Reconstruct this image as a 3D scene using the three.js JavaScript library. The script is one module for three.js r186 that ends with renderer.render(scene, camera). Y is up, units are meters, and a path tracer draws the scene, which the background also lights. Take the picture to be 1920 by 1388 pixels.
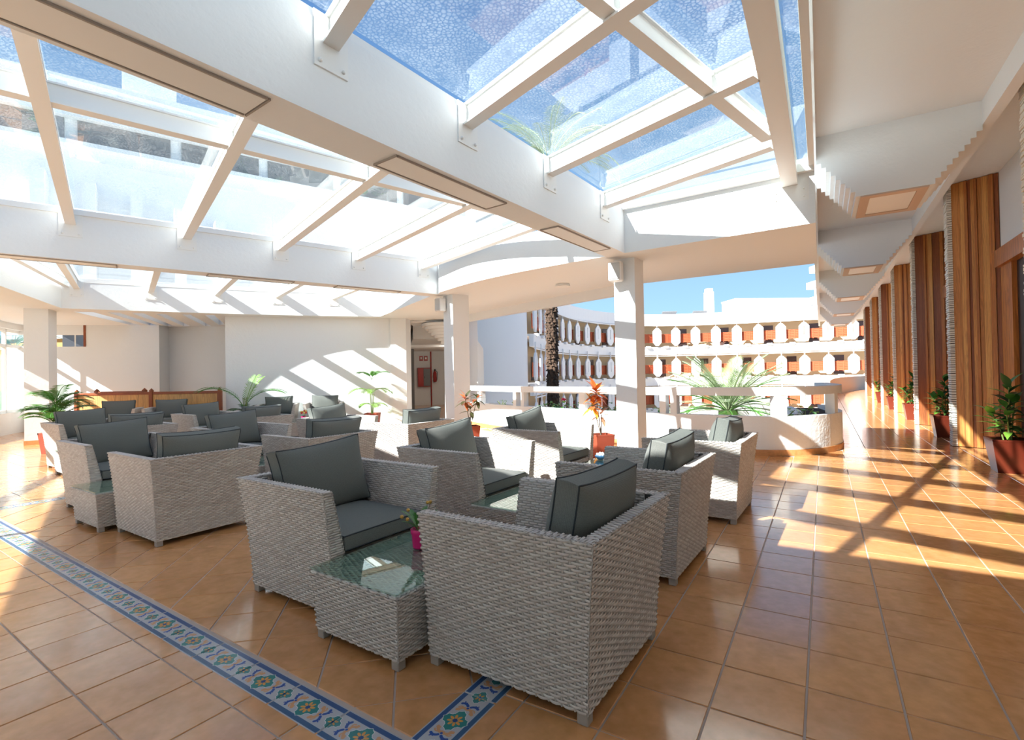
import * as THREE from 'three';
import { mergeGeometries } from 'three/addons/utils/BufferGeometryUtils.js';
import { RoundedBoxGeometry } from 'three/addons/geometries/RoundedBoxGeometry.js';

/* ------------------------------------------------------------------ camera, sky, sun, exposure */
const scene = new THREE.Scene();
const renderer = new THREE.WebGLRenderer({ antialias: true });
renderer.toneMapping = THREE.LinearToneMapping;
renderer.toneMappingExposure = 1.25;
renderer.shadowMap.enabled = true;
const R = Math.PI / 180;
const camera = new THREE.PerspectiveCamera(72.303, 1920 / 1388, 0.05, 400);
camera.position.set(0, 1.4, 0);
camera.rotation.set(0.60454 * R, 0, -1.04766 * R, 'YXZ');
scene.add(camera);

// plain blue sky: the same in every direction round, paler towards the horizon
{
  const w = 16, h = 256, data = new Float32Array(w * h * 4);
  for (let j = 0; j < h; j++) {
    const el = ((j + 0.5) / h - 0.5) * 180, t = Math.max(0, Math.sin(Math.max(0, el) * R));
    const k = Math.pow(1 - t, 2.2);
    const c = [0.045 + 0.45 * k, 0.155 + 0.66 * k, 0.43 + 0.68 * k];
    for (let i = 0; i < w; i++) data.set([c[0], c[1], c[2], 1], (j * w + i) * 4);
  }
  const sky = new THREE.DataTexture(data, w, h, THREE.RGBAFormat, THREE.FloatType);
  sky.mapping = THREE.EquirectangularReflectionMapping; sky.magFilter = THREE.LinearFilter; sky.minFilter = THREE.LinearFilter; sky.needsUpdate = true;
  scene.background = sky; scene.environment = sky;
}
const SUN_AZ = 55, SUN_EL = 35;                       // where the light travels to, and its height
const sun = new THREE.DirectionalLight(new THREE.Color().setRGB(1.0, 0.985, 0.97), 13.5);
sun.position.set(-Math.sin(SUN_AZ * R) * Math.cos(SUN_EL * R) * 60, Math.sin(SUN_EL * R) * 60, Math.cos(SUN_AZ * R) * Math.cos(SUN_EL * R) * 60);
sun.castShadow = true; sun.shadow.mapSize.set(4096, 4096);
Object.assign(sun.shadow.camera, { left: -30, right: 30, top: 30, bottom: -30, near: 1, far: 160 });
scene.add(sun); scene.add(sun.target);

/* ------------------------------------------------------------------ helpers */
// plan coordinates: X to the right, D away; azimuth 0 = away, 90 = right
let seed = 20240611;
const rnd = () => { seed |= 0; seed = seed + 0x6D2B79F5 | 0; let t = Math.imul(seed ^ seed >>> 15, 1 | seed); t = t + Math.imul(t ^ t >>> 7, 61 | t) ^ t; return ((t ^ t >>> 14) >>> 0) / 4294967296; };
const rr = (a, b) => a + (b - a) * rnd();
const dir = (az) => [Math.sin(az * R), Math.cos(az * R)];
const add = (p, q, k = 1) => [p[0] + q[0] * k, p[1] + q[1] * k];
const dot2 = (p, q) => p[0] * q[0] + p[1] * q[1];
const sub = (p, q) => [p[0] - q[0], p[1] - q[1]];
const lerp2 = (p, q, t) => [p[0] + (q[0] - p[0]) * t, p[1] + (q[1] - p[1]) * t];
const meet = (p, a, q, b) => { const u = dir(a), v = dir(b), w = sub(q, p), det = u[0] * v[1] - u[1] * v[0]; return add(p, u, (w[0] * v[1] - w[1] * v[0]) / det); };
const CA = 31.4, CS = Math.sin(CA * R), CC = Math.cos(CA * R);
const cf = (a, b) => [a * CS + b * CC, a * CC - b * CS];           // along / across the corridor
const yaw = (az) => Math.PI - az * R;                              // turns local +z to an azimuth
const taken = {};
const numbered = (n) => { taken[n] = (taken[n] ?? -1) + 1; return taken[n] ? n + '_' + String(taken[n]).padStart(3, '0') : n; };
function mesh(name, geo, mat, parent) { const m = new THREE.Mesh(geo, mat); m.name = name; m.castShadow = m.receiveShadow = true; parent.add(m); return m; }
function thing(name, label, category, at = [0, 0, 0], turn = 0, group) {
  const g = new THREE.Group(); g.name = numbered(name); g.position.set(at[0], at[1], -at[2]); g.rotation.y = turn;
  g.userData = { label, category }; if (group) g.userData.group = group; scene.add(g); return g;
}
function setting(name, label, category) { const g = new THREE.Group(); g.name = name; g.userData = { kind: 'structure', label, category }; scene.add(g); return g; }
// upright prism over a plan polygon
function prism(pts, y0, y1, holes) {
  const s = new THREE.Shape(pts.map((p) => new THREE.Vector2(p[0], p[1])));
  if (holes) for (const h of holes) s.holes.push(new THREE.Path(h.map((p) => new THREE.Vector2(p[0], p[1]))));
  const g = new THREE.ExtrudeGeometry(s, { depth: y1 - y0, bevelEnabled: false });
  g.rotateX(-Math.PI / 2); g.translate(0, y0, 0); return g;
}
// straight wall / beam between two plan points; off shifts it to the right of p->q
function bar(p, q, w, y0, y1, off = 0) {
  const l = Math.hypot(q[0] - p[0], q[1] - p[1]), u = [(q[0] - p[0]) / l, (q[1] - p[1]) / l], n = [u[1], -u[0]];
  return prism([add(p, n, off - w / 2), add(q, n, off - w / 2), add(q, n, off + w / 2), add(p, n, off + w / 2)], y0, y1);
}
const box = (w, h, d, x = 0, y = 0, z = 0) => new THREE.BoxGeometry(w, h, d).translate(x, y, z);
const rbox = (w, h, d, r, x = 0, y = 0, z = 0) => new RoundedBoxGeometry(w, h, d, 2, r).translate(x, y, z);
function merge(list) { return mergeGeometries(list.map((g) => { const n = g.index ? g.toNonIndexed() : g; for (const k of Object.keys(n.attributes)) if (!['position', 'normal', 'uv'].includes(k)) n.deleteAttribute(k); return n; })); }
function tube(pts, r, seg = 12, rad = 6, closed = false) { return new THREE.TubeGeometry(new THREE.CatmullRomCurve3(pts.map((p) => new THREE.Vector3(...p)), closed), seg, r, rad, closed); }

/* ------------------------------------------------------------------ textures */
function noiseField(n, cells, oct) {
  const out = new Float32Array(n * n); let amp = 1, sum = 0;
  for (let o = 0; o < oct; o++) {
    const c = cells << o, g = new Float32Array(c * c); for (let i = 0; i < g.length; i++) g[i] = rnd();
    for (let y = 0; y < n; y++) { const fy = y / n * c, y0 = Math.floor(fy), ty = fy - y0, sy = ty * ty * (3 - 2 * ty), r0 = (y0 % c) * c, r1 = ((y0 + 1) % c) * c;
      for (let x = 0; x < n; x++) { const fx = x / n * c, x0 = Math.floor(fx), tx = fx - x0, sx = tx * tx * (3 - 2 * tx), a = x0 % c, b = (x0 + 1) % c;
        const u = g[r0 + a] + (g[r0 + b] - g[r0 + a]) * sx, v = g[r1 + a] + (g[r1 + b] - g[r1 + a]) * sx; out[y * n + x] += amp * (u + (v - u) * sy); } }
    sum += amp; amp *= 0.55;
  }
  for (let i = 0; i < out.length; i++) out[i] /= sum; return out;
}
function dataTex(n, m, fn, srgb) {
  const d = new Uint8Array(n * m * 4);
  for (let i = 0; i < n * m; i++) { const c = fn(i % n, (i / n) | 0, i); d[i * 4] = c[0]; d[i * 4 + 1] = c[1]; d[i * 4 + 2] = c[2]; d[i * 4 + 3] = 255; }
  const t = new THREE.DataTexture(d, n, m, THREE.RGBAFormat); t.wrapS = t.wrapT = THREE.RepeatWrapping; t.magFilter = THREE.LinearFilter; t.minFilter = THREE.LinearMipmapLinearFilter; t.generateMipmaps = true;
  if (srgb) t.colorSpace = THREE.SRGBColorSpace; t.needsUpdate = true; return t;
}
const clamp8 = (v) => Math.max(0, Math.min(255, v));
const NF = noiseField(512, 8, 6), NF2 = noiseField(512, 4, 6), NF3 = noiseField(512, 32, 4);
const plasterBump = dataTex(512, 512, (x, y, i) => { const v = 255 * (0.6 * NF[i] + 0.4 * NF3[i]); return [v, v, v]; });
const tileMap = dataTex(512, 512, (x, y, i) => { const a = NF2[i] - 0.5, b = NF3[i] - 0.5, k = 1 + 0.2 * a + 0.16 * b; return [clamp8(204 * k), clamp8(146 * k + 7 * a), clamp8(94 * k + 10 * b)]; }, true);
const tileRough = dataTex(512, 512, (x, y, i) => { const v = clamp8(255 * (0.75 + 0.5 * (NF[i] - 0.5))); return [v, v, v]; });
const fabricBump = dataTex(256, 256, (x, y) => { const v = 128 + 60 * Math.sin(x * Math.PI / 2) * Math.cos(y * Math.PI / 4) + 50 * (rnd() - 0.5); return [v, v, v]; });
const fabricMap = dataTex(256, 256, (x, y) => { const k = 1 + 0.22 * (rnd() - 0.5) + 0.08 * Math.sin(y * 0.9 + 3 * rnd()); return [clamp8(110 * k), clamp8(113 * k), clamp8(108 * k)]; }, true);
const grain = new Float32Array(512 * 512);
for (let y = 0; y < 512; y++) for (let x = 0; x < 512; x++) { const w = NF2[y * 512 + x]; grain[y * 512 + x] = 0.5 + 0.5 * Math.sin((x / 512 * 26 + w * 9) * Math.PI * 2 * 0.7) * 0.5 + (NF3[((y >> 3) % 512) * 512 + x] - 0.5) * 0.9; }
const woodMap = dataTex(512, 512, (x, y, i) => { const k = 0.86 + 0.28 * grain[i] + 0.3 * (NF2[i] - 0.5); return [clamp8(235 * k), clamp8(225 * k), clamp8(210 * k)]; }, true);
const woodBump = dataTex(512, 512, (x, y, i) => { const v = clamp8(150 * grain[i] + 50); return [v, v, v]; });
// dried rain and dust on the roof glass: cells with clear cracks, and broad wiped patches
const dirtAlpha = (() => {
  const n = 512, cells = 34, px = [], py = []; for (let i = 0; i < cells * cells; i++) { px.push(rnd()); py.push(rnd()); }
  return dataTex(n, n, (x, y, i) => {
    const fx = x / n * cells, fy = y / n * cells, cx = Math.floor(fx), cy = Math.floor(fy); let d1 = 9, d2 = 9;
    for (let a = -1; a <= 1; a++) for (let b = -1; b <= 1; b++) { const ix = (cx + a + cells) % cells, iy = (cy + b + cells) % cells, k = iy * cells + ix; const d = Math.hypot(cx + a + px[k] - fx, cy + b + py[k] - fy); if (d < d1) { d2 = d1; d1 = d; } else if (d < d2) d2 = d; }
    const cell = Math.max(0, Math.min(1, (d2 - d1) * 2.4)), broad = Math.max(0, NF2[i] - 0.34) * 2.2;
    const v = clamp8(255 * (0.012 + 0.22 * cell * (0.4 + 0.6 * Math.min(1, broad)) + 0.10 * Math.max(0, NF[i] - 0.45))); return [v, v, v];
  });
})();
const stripMap = (() => {                                    // one glazed border tile: print of flowers, scrolls and blue bars
  const W = 512, H = 256, c = document.createElement('canvas'); c.width = W; c.height = H; const g = c.getContext('2d');
  g.fillStyle = '#b2b4b8'; g.fillRect(0, 0, W, H);
  g.fillStyle = '#2f5384'; g.fillRect(8, 10, W - 16, 34); g.fillStyle = '#335a80'; g.fillRect(8, H - 44, W - 16, 34);
  const diamond = (x, s, f, petals) => {
    g.save(); g.translate(x, H / 2); g.strokeStyle = '#e4e3de'; g.lineWidth = 6; g.fillStyle = f; g.beginPath();
    for (let k = 0; k < 48; k++) { const a = k / 48 * 6.2832, r = s * (0.66 + 0.34 * Math.pow(Math.abs(Math.cos(2 * a)), 1.3) + 0.05 * Math.cos(16 * a)); g.lineTo(Math.cos(a) * r, Math.sin(a) * r * 0.92); } g.closePath(); g.stroke(); g.fill();
    for (let k = 0; k < petals; k++) { const a = (k + 0.5) / petals * 6.2832; g.save(); g.rotate(a); g.fillStyle = '#d99a4e'; g.beginPath(); g.ellipse(s * 0.36, 0, s * 0.2, s * 0.1, 0, 0, 7); g.fill(); g.restore(); }
    g.fillStyle = '#24477f'; g.beginPath(); g.arc(0, 0, s * 0.17, 0, 7); g.fill(); g.restore();
  };
  const scroll = (x, sx, sy) => {
    g.save(); g.translate(x, H / 2); g.scale(sx, sy); g.lineCap = 'round';
    g.strokeStyle = '#c9976b'; g.lineWidth = 20; g.beginPath(); g.moveTo(-6, 6); g.bezierCurveTo(12, -18, -10, -42, -34, -56); g.stroke();
    g.lineWidth = 10; g.beginPath(); g.moveTo(-22, -40); g.bezierCurveTo(-36, -34, -40, -48, -26, -62); g.stroke(); g.beginPath(); g.moveTo(-2, -24); g.bezierCurveTo(12, -40, 6, -54, -8, -60); g.stroke();
    g.strokeStyle = '#2d4f95'; g.lineWidth = 19; g.beginPath(); g.moveTo(24, -12); g.bezierCurveTo(40, -26, 42, -46, 30, -60); g.stroke(); g.lineWidth = 9; g.beginPath(); g.moveTo(38, -40); g.lineTo(54, -52); g.moveTo(30, -30); g.lineTo(48, -34); g.stroke(); g.restore();
  };
  for (const s of [-1, 1]) { scroll(W / 2 + 122 * s, s, 1); scroll(W / 2 + 122 * s, s, -1); g.fillStyle = '#2d4f95'; g.beginPath(); g.arc(W / 2 + 128 * s, H / 2, 9, 0, 7); g.fill(); }
  diamond(W / 2, 92, '#2f7f7c', 8); diamond(0, 62, '#3f8080', 6); diamond(W, 62, '#3f8080', 6);
  const t = new THREE.CanvasTexture(c); t.colorSpace = THREE.SRGBColorSpace; t.anisotropy = 8; return t;
})();

/* ------------------------------------------------------------------ materials */
const std = (o) => new THREE.MeshStandardMaterial(o), phy = (o) => new THREE.MeshPhysicalMaterial(o);
const white = std({ color: '#eef0f0', roughness: 0.86, bumpMap: plasterBump, bumpScale: 0.004 });
const whiteRough = std({ color: '#eef0f0', roughness: 0.9, bumpMap: plasterBump, bumpScale: 0.012 });
const paintSteel = std({ color: '#f1f1ee', roughness: 0.45 });
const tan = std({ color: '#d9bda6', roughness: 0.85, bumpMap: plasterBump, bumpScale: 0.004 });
const grout = std({ color: '#bdaea2', roughness: 0.9 });
const floorTile = phy({ map: tileMap, roughness: 0.26, roughnessMap: tileRough, bumpMap: plasterBump, bumpScale: 0.0006, clearcoat: 0.4, clearcoatRoughness: 0.1 });
const borderTile = phy({ map: stripMap, roughness: 0.25 });
const skirt = std({ map: tileMap, roughness: 0.35 });
const roofGlass = phy({ color: '#f3faf8', transmission: 1, thickness: 0, roughness: 0.0, ior: 1.5 });
const roofDirt = phy({ color: '#f2f5f6', transmission: 0.55, thickness: 0, roughness: 1, alphaMap: dirtAlpha, transparent: true });
const clearGlass = phy({ color: '#f6fbfa', transmission: 1, thickness: 0, roughness: 0.0, ior: 1.5 });
const tableGlass = phy({ color: '#e3f0ea', transmission: 1, thickness: 0, roughness: 0.0, ior: 1.52 });
const wicker = std({ vertexColors: true, roughness: 0.55 });
const fabric = std({ map: fabricMap, roughness: 0.95, bumpMap: fabricBump, bumpScale: 0.0012 });
const pipingMat = std({ color: '#34393b', roughness: 0.9 });
const footMat = std({ color: '#a39a90', roughness: 0.5 });
const woods = ['#cd8e4e', '#bd7a3e', '#d69a56', '#9a5c34', '#c58244', '#dfa862'].map((c) => std({ color: c, map: woodMap, roughness: 0.42, bumpMap: woodBump, bumpScale: 0.002 }));
const paleWood = std({ color: '#dcae72', map: woodMap, roughness: 0.5, bumpMap: woodBump, bumpScale: 0.001 });
const redWood = std({ color: '#9c552f', map: woodMap, roughness: 0.45 });
const darkWood = std({ color: '#3a2a22', map: woodMap, roughness: 0.5 });
const stoneMat = std({ color: '#ece7db', roughness: 0.8 }), darkMortar = std({ color: '#3b332b', roughness: 0.95 });
const potRed = phy({ color: '#682819', roughness: 0.32, clearcoat: 0.4, clearcoatRoughness: 0.2 });
const clayPot = std({ color: '#9a4630', roughness: 0.6 });
const soil = std({ color: '#3d2c20', roughness: 1 });
const leafMat = (c, t = 0.25) => phy({ color: c, roughness: 0.45, transmission: t, thickness: 0, side: THREE.DoubleSide });
const leafDark = leafMat('#2f5a2a', 0.15), leafMid = leafMat('#4c8a34', 0.2), leafLight = leafMat('#86b542', 0.35), palmLeaf = leafMat('#4f8f2e', 0.3), datePalm = leafMat('#a3b58a', 0.25), crotonA = leafMat('#d9743a', 0.25), crotonB = leafMat('#e3a63c', 0.25), crotonC = leafMat('#4a4a2c', 0.15);
const stemMat = std({ color: '#7a8a48', roughness: 0.7 }), barkMat = std({ color: '#4b3a2c', roughness: 0.95 }), greyStem = std({ color: '#8a7d6c', roughness: 0.9 });
const gapShadeGrey = std({ color: '#a59b92', roughness: 0.6 });
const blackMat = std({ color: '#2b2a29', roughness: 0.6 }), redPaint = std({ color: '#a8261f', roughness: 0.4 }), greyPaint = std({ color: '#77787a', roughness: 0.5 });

/* ------------------------------------------------------------------ key plan points of the building */
const B1L = [1.588, 7.768], B1R = [1.702, 7.401], B1A = 36.6, B1LA = 37.2, B1RA = 36.0;
const B2N = [-1.533, 10.741], B2A = 52.4;
const SOF = 3.15, CURB = 3.77, BARY = 3.645, GLASS = 3.875, HALL = 4.65;
const S1a = meet([1.70, 7.337], 124.4, B1R, B1RA), S1b = [3.638, 6.014], S1fb = [4.922, 8.384], S1fa = [2.639, 9.854], out1 = [2.035, 10.332], out0 = [-1.209, 14.504];
const S1b0 = meet(S1a, 124.4, cf(0, -0.02), CA), S1f0 = meet(S1fa, 122.8, cf(0, -0.02), CA);
const bandM = [-6.83, 13.5], bandL = [-10.427, 11.735], bandR = [-3.746, 14.47];
const b2left = dir(B2A - 90);
const B2F = add(B2N, b2left, 0.34);
const bay3near = [-7.75, 6.4];
const bandPts = []; { const c = new THREE.QuadraticBezierCurve(new THREE.Vector2(...bandL), new THREE.Vector2(...add(bandM, sub(bandM, lerp2(bandL, bandR, 0.53)), 1)), new THREE.Vector2(...bandR)); for (let i = 1; i < 12; i++) { const p = c.getPoint(i / 12); bandPts.push([p.x, p.y]); } }
const wallL = [[-15.0, 15.75], [-14.42, 14.25], [-9.1, 3.85], [-5.72, -0.42], [-6.7, -4.2]];
const B2end = meet(B2N, B2A, wallL[1], Math.atan2(wallL[2][0] - wallL[1][0], wallL[2][1] - wallL[1][1]) / R);
const B2Fend = meet(B2F, B2A, wallL[1], Math.atan2(wallL[2][0] - wallL[1][0], wallL[2][1] - wallL[1][1]) / R);
const BARA = 141.5;
const B1Lback = add(B1L, dir(B1LA), -19), B1Rback = add(B1R, dir(B1RA), -19);
const bar0N = [-7.29, 6.285], bar0L = meet(bar0N, BARA, B1L, B1LA);
const endLeft = meet(B1R, B1RA, [-2.32, 1.0], 120.5), endRight = meet(endLeft, 120.5, cf(0, -0.06), CA);

/* ------------------------------------------------------------------ floor */
const floor = setting('floor', 'glossy terracotta tiled floor with patterned blue border strips', 'floor');
const slabPoly = [[-6.9, -9], cf(-9, 2.8), cf(13, 2.8), cf(13, 0.3), [6.45, 10.2], [6.1, 9.45], [5.70, 8.92], [5.05, 8.5], [4.34, 8.36], [3.85, 8.55], [3.6, 8.95], [2.64, 9.58], [2.0, 10.2], [-0.36, 13.2], [-0.9, 14.1], [-1.2, 15.2], [-1.2, 28], [-6, 28], [-6, 18], [-17, 18], [-17, 15]];
const hallPoly = [cf(13, 2.8), cf(36, 2.8), cf(42, 4.6), cf(47, 7), cf(47, 4.2), cf(43.6, 2.86), cf(40, 1.85), cf(35, 0.92), cf(28, 0.42), cf(13, 0.3)];
mesh('grout_bed', merge([prism(slabPoly, -0.35, -0.005), prism(hallPoly, -0.35, -0.005)]), grout, floor);
const inside = (p, poly) => { let c = false; for (let i = 0, j = poly.length - 1; i < poly.length; j = i++) { const a = poly[i], b = poly[j]; if ((a[1] > p[1]) !== (b[1] > p[1]) && p[0] < (b[0] - a[0]) * (p[1] - a[1]) / (b[1] - a[1]) + a[0]) c = !c; } return c; };
const clip = (poly, pt, n) => { const out = []; for (let i = 0; i < poly.length; i++) { const a = poly[i], b = poly[(i + 1) % poly.length], da = dot2(sub(a, pt), n), db = dot2(sub(b, pt), n); if (da >= 0) out.push(a); if ((da >= 0) !== (db >= 0)) out.push(lerp2(a, b, da / (da - db))); } return out; };
const areaOf = (p) => { let s = 0; for (let i = 0; i < p.length; i++) { const a = p[i], b = p[(i + 1) % p.length]; s += a[0] * b[1] - a[1] * b[0]; } return s / 2; };
function slabGeo(poly, uo, vo, ax) {                          // chamfered tile over a convex plan polygon, counter-clockwise in X,D
  const pos = [], nor = [], uv = []; const c = poly.reduce((s, p) => add(s, p, 1 / poly.length), [0, 0]);
  const ins = poly.map((p) => { const v = sub(c, p), l = Math.hypot(...v) || 1; return add(p, v, 0.003 / l); });
  const P = (p, y, n) => { pos.push(p[0], y, -p[1]); nor.push(...n); const q = sub(p, c); uv.push(uo + dot2(q, ax) / 1.5, vo + (q[0] * -ax[1] + q[1] * ax[0]) / 1.5); };
  for (let i = 1; i < poly.length - 1; i++) { P(ins[0], 0, [0, 1, 0]); P(ins[i], 0, [0, 1, 0]); P(ins[i + 1], 0, [0, 1, 0]); }
  for (let i = 0; i < poly.length; i++) { const j = (i + 1) % poly.length, e = sub(poly[j], poly[i]), l = Math.hypot(...e) || 1, n = [e[1] / l * 0.8, 0.6, e[0] / l * 0.8];
    P(poly[i], -0.006, n); P(poly[j], -0.006, n); P(ins[j], 0, n); P(poly[i], -0.006, n); P(ins[j], 0, n); P(ins[i], 0, n); }
  const g = new THREE.BufferGeometry(); g.setAttribute('position', new THREE.Float32BufferAttribute(pos, 3)); g.setAttribute('normal', new THREE.Float32BufferAttribute(nor, 3)); g.setAttribute('uv', new THREE.Float32BufferAttribute(uv, 2)); return g;
}
{
  const n1 = dir(33.9), n2 = [0.845, -0.535], n3 = [0.839, -0.545];
  const s1u = [-1.027, 2.392], s1l = [-0.902, 2.094], s2l = [-0.413, 1.972], s2r = [-0.246, 1.965], s3 = [-5.85, 5.70];
  const flip = (n) => [-n[0], -n[1]];
  const zones = [
    { o: [0.796, 2.1286], a: 31.576, su: 0.34488, sv: 0.35458, cut: [[s2r, n2]] },
    { o: [-2.562, 2.6755], a: 33.95, su: 0.3447, sv: 0.3439, cut: [[s1l, flip(n1)], [s2l, flip(n2)]] },
    { o: [-2.562, 2.6755], a: 33.95, su: 0.3447, sv: 0.3439, cut: [[s1u, n1], [add(s3, n3, -0.088), flip(n3)]] },
    { o: [-2.371, 4.330], a: -11.25, su: 0.3464, sv: 0.3488, cut: [[s1u, n1], [s2l, flip(n2)], [add(s3, n3, 0.088), n3]] }];
  const tiles = [];
  for (const z of zones) {
    const e1 = [Math.cos(z.a * R), -Math.sin(z.a * R)], e2 = [Math.sin(z.a * R), Math.cos(z.a * R)];
    for (let i = -75; i < 75; i++) for (let j = -60; j < 140; j++) {
      const p0 = add(add(z.o, e1, i * z.su), e2, j * z.sv), cen = add(add(p0, e1, z.su / 2), e2, z.sv / 2);
      if (cen[1] < -1.2 || cen[0] < -16 || cen[0] > 32 || cen[1] > 48) continue;
      if (Math.abs(cen[0]) > cen[1] * 1.12 + 2.2) continue;
      if (!inside(cen, slabPoly) && !inside(cen, hallPoly)) continue;
      const g = 0.004; let q = [add(add(p0, e1, g), e2, g), add(add(p0, e1, z.su - g), e2, g), add(add(p0, e1, z.su - g), e2, z.sv - g), add(add(p0, e1, g), e2, z.sv - g)];
      if (areaOf(q) < 0) q.reverse();
      const full = q; for (const [pt, n] of z.cut) if (q.length) q = clip(q, add(pt, n, 0.004), n);
      if (q.length < 3 || Math.abs(areaOf(q)) < 0.0015) continue;
      const c = q.reduce((s, p) => add(s, p, 1 / q.length), [0, 0]);
      tiles.push({ q, cen, z, e1, whole: Math.abs(areaOf(q) - areaOf(full)) < 1e-6, d: c[1], seen: c[1] > 1.55 && Math.abs(c[0]) < c[1] * 1.03 + 0.15 });
    }
  }
  tiles.sort((a, b) => (b.seen - a.seen) || (a.d - b.d));
  const shared = new Map();
  const rest = []; let n = 0;
  for (const t of tiles) {
    if (n < 300 && t.seen) {
      n++;
      if (t.whole) {
        const key = t.z.a + '_' + (n % 8);
        if (!shared.has(key)) { const h = t.z.su / 2 - 0.004, v = t.z.sv / 2 - 0.004; shared.set(key, slabGeo([[-h, -v], [h, -v], [h, v], [-h, v]], rnd(), rnd(), [1, 0])); }
        const m = mesh('tile', shared.get(key), floorTile, floor); m.position.set(t.cen[0], 0, -t.cen[1]); m.rotation.y = -t.z.a * R;
      } else mesh('tile', slabGeo(t.q, rnd(), rnd(), t.e1), floorTile, floor);
    } else rest.push(slabGeo(t.q, rnd(), rnd(), t.e1));
  }
  const rm = mesh('tile_field', mergeGeometries(rest), floorTile, floor); rm.userData.kind = 'stuff';
  // border strips
  const bl = 0.341, bw = 0.172;
  const bg = (() => { const g = slabGeo([[-bl / 2 + 0.003, -bw / 2], [bl / 2 - 0.003, -bw / 2], [bl / 2 - 0.003, bw / 2], [-bl / 2 + 0.003, bw / 2]], 0, 0, [1, 0]); const p = g.attributes.position, u = g.attributes.uv; for (let i = 0; i < p.count; i++) u.setXY(i, p.getX(i) / bl + 0.5, -p.getZ(i) / bw + 0.5); return g; })();
  const strip = (p, az, from, to) => { for (let k = from; k < to; k++) { const c = add(p, dir(az), (k + 0.5) * bl); const m = mesh('border_tile', bg, borderTile, floor); m.position.set(c[0], 0.0005, -c[1]); m.rotation.y = Math.PI / 2 - az * R; } };
  strip(add([-1.272, 2.535], n1, -0.089), 123.9, -16, 3);
  strip(add(s2l, n2, 0.076), 32.35, 0, 24);
  strip(add(s3, dir(33), -0.1), 33, 0, 14);
}

/* ------------------------------------------------------------------ ceiling of the lounge: soffits and beams */
const ceiling = setting('ceiling', 'white plaster soffits and deep beams round the roof lights', 'ceiling');
const curve = []; { const c = new THREE.CatmullRomCurve3([[-1.483, 10.5], [-0.75, 9.5], [0.03, 8.687], [0.72, 8.1], [1.42, 7.55]].map((p) => new THREE.Vector3(p[0], 0, p[1]))); for (const v of c.getPoints(24)) curve.push([v.x, v.z]); }
mesh('soffit', prism([S1a, S1b0, S1f0, S1fa, out1, out0, [-1.6, 15.0], [-3.1, 15.6], bandR, [-1.78, 11.05], B2F, B2N, ...curve, B1L, B1R], SOF, CURB), white, ceiling);
{
  const holes = [[[-10.67, 12.34], [-10.31, 12.5], [-11.40, 15.56], [-11.62, 15.46]], [[-10.04, 12.58], [-9.82, 12.68], [-11.02, 15.86], [-11.24, 15.76]], [[-9.59, 12.78], [-9.36, 12.9], [-10.66, 16.01], [-10.86, 16.0]],
    [[-9.13, 13.0], [-8.95, 13.1], [-10.2, 16.1], [-10.4, 16.08]], [[-8.61, 13.22], [-8.43, 13.31], [-9.6, 16.21], [-9.79, 16.2]], [[-8.12, 13.42], [-7.93, 13.52], [-8.95, 15.82], [-9.14, 15.82]]];
  mesh('soffit', prism([bay3near, bandL, ...bandPts, bandR, [-3.1, 15.6], [-3.1, 17.2], [-15.6, 17.2], [-15.4, 15.6], wallL[1], B2Fend], SOF, CURB, holes), white, ceiling);
}
mesh('soffit', prism([bar0N, bar0L, B1Lback, [-9.6, -9], [-7.3, -9], wallL[4], wallL[3], wallL[2], B2end], SOF, CURB), white, ceiling);
mesh('soffit', prism([endLeft, endRight, cf(-9, -0.06), B1Rback], SOF, CURB), white, ceiling);
mesh('beam', prism([B1L, B1R, B1Rback, B1Lback], SOF, CURB + 0.02), white, ceiling);
mesh('beam', prism([B2N, B2F, B2Fend, B2end], SOF, CURB + 0.02), white, ceiling);
// drop fascia on the courtyard edge
mesh('fascia', bar(out0, add(out1, dir(142.1), 0.3), 0.16, SOF - 0.2, SOF, 0.08), white, ceiling);
// access panels let into the undersides of the two beams
const beamPanel = (c0, az, s0, s1, w, off) => { const u = dir(az), n = [u[1], -u[0]], a = add(add(c0, u, s0), n, off), b = add(add(c0, u, s1), n, off);
  mesh('access_panel', bar(a, b, w, SOF - 0.012, SOF - 0.003), paintSteel, ceiling);
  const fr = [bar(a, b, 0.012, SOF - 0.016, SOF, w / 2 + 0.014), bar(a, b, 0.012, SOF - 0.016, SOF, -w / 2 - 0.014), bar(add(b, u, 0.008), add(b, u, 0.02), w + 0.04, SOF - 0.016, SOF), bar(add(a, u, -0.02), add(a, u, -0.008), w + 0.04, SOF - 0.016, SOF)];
  mesh('panel_shade_line', merge(fr), gapShadeGrey, ceiling); };  // grey strips stand in for the shadow gap round each panel
const b1c = lerp2(B1L, B1R, 0.5);
beamPanel(b1c, B1A, -9.0, -5.45, 0.27, 0); beamPanel(b1c, B1A, -4.4, -3.0, 0.24, 0); beamPanel(b1c, B1A, -1.95, -0.6, 0.22, 0);
const b2c = lerp2(B2N, B2F, 0.5);
for (const [s0, s1] of [[-8.6, -5.4], [-4.2, -2.9], [-2.1, -0.85]]) beamPanel(b2c, B2A, s0, s1, 0.2, 0);
for (const [x, d] of [[1.013, 9.804], [-4.2, 16.6]]) { const m = mesh('ceiling_lamp', new THREE.CylinderGeometry(0.13, 0.15, 0.05, 28).translate(0, -0.025, 0), paintSteel, ceiling); m.position.set(x, SOF, -d); }

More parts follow.
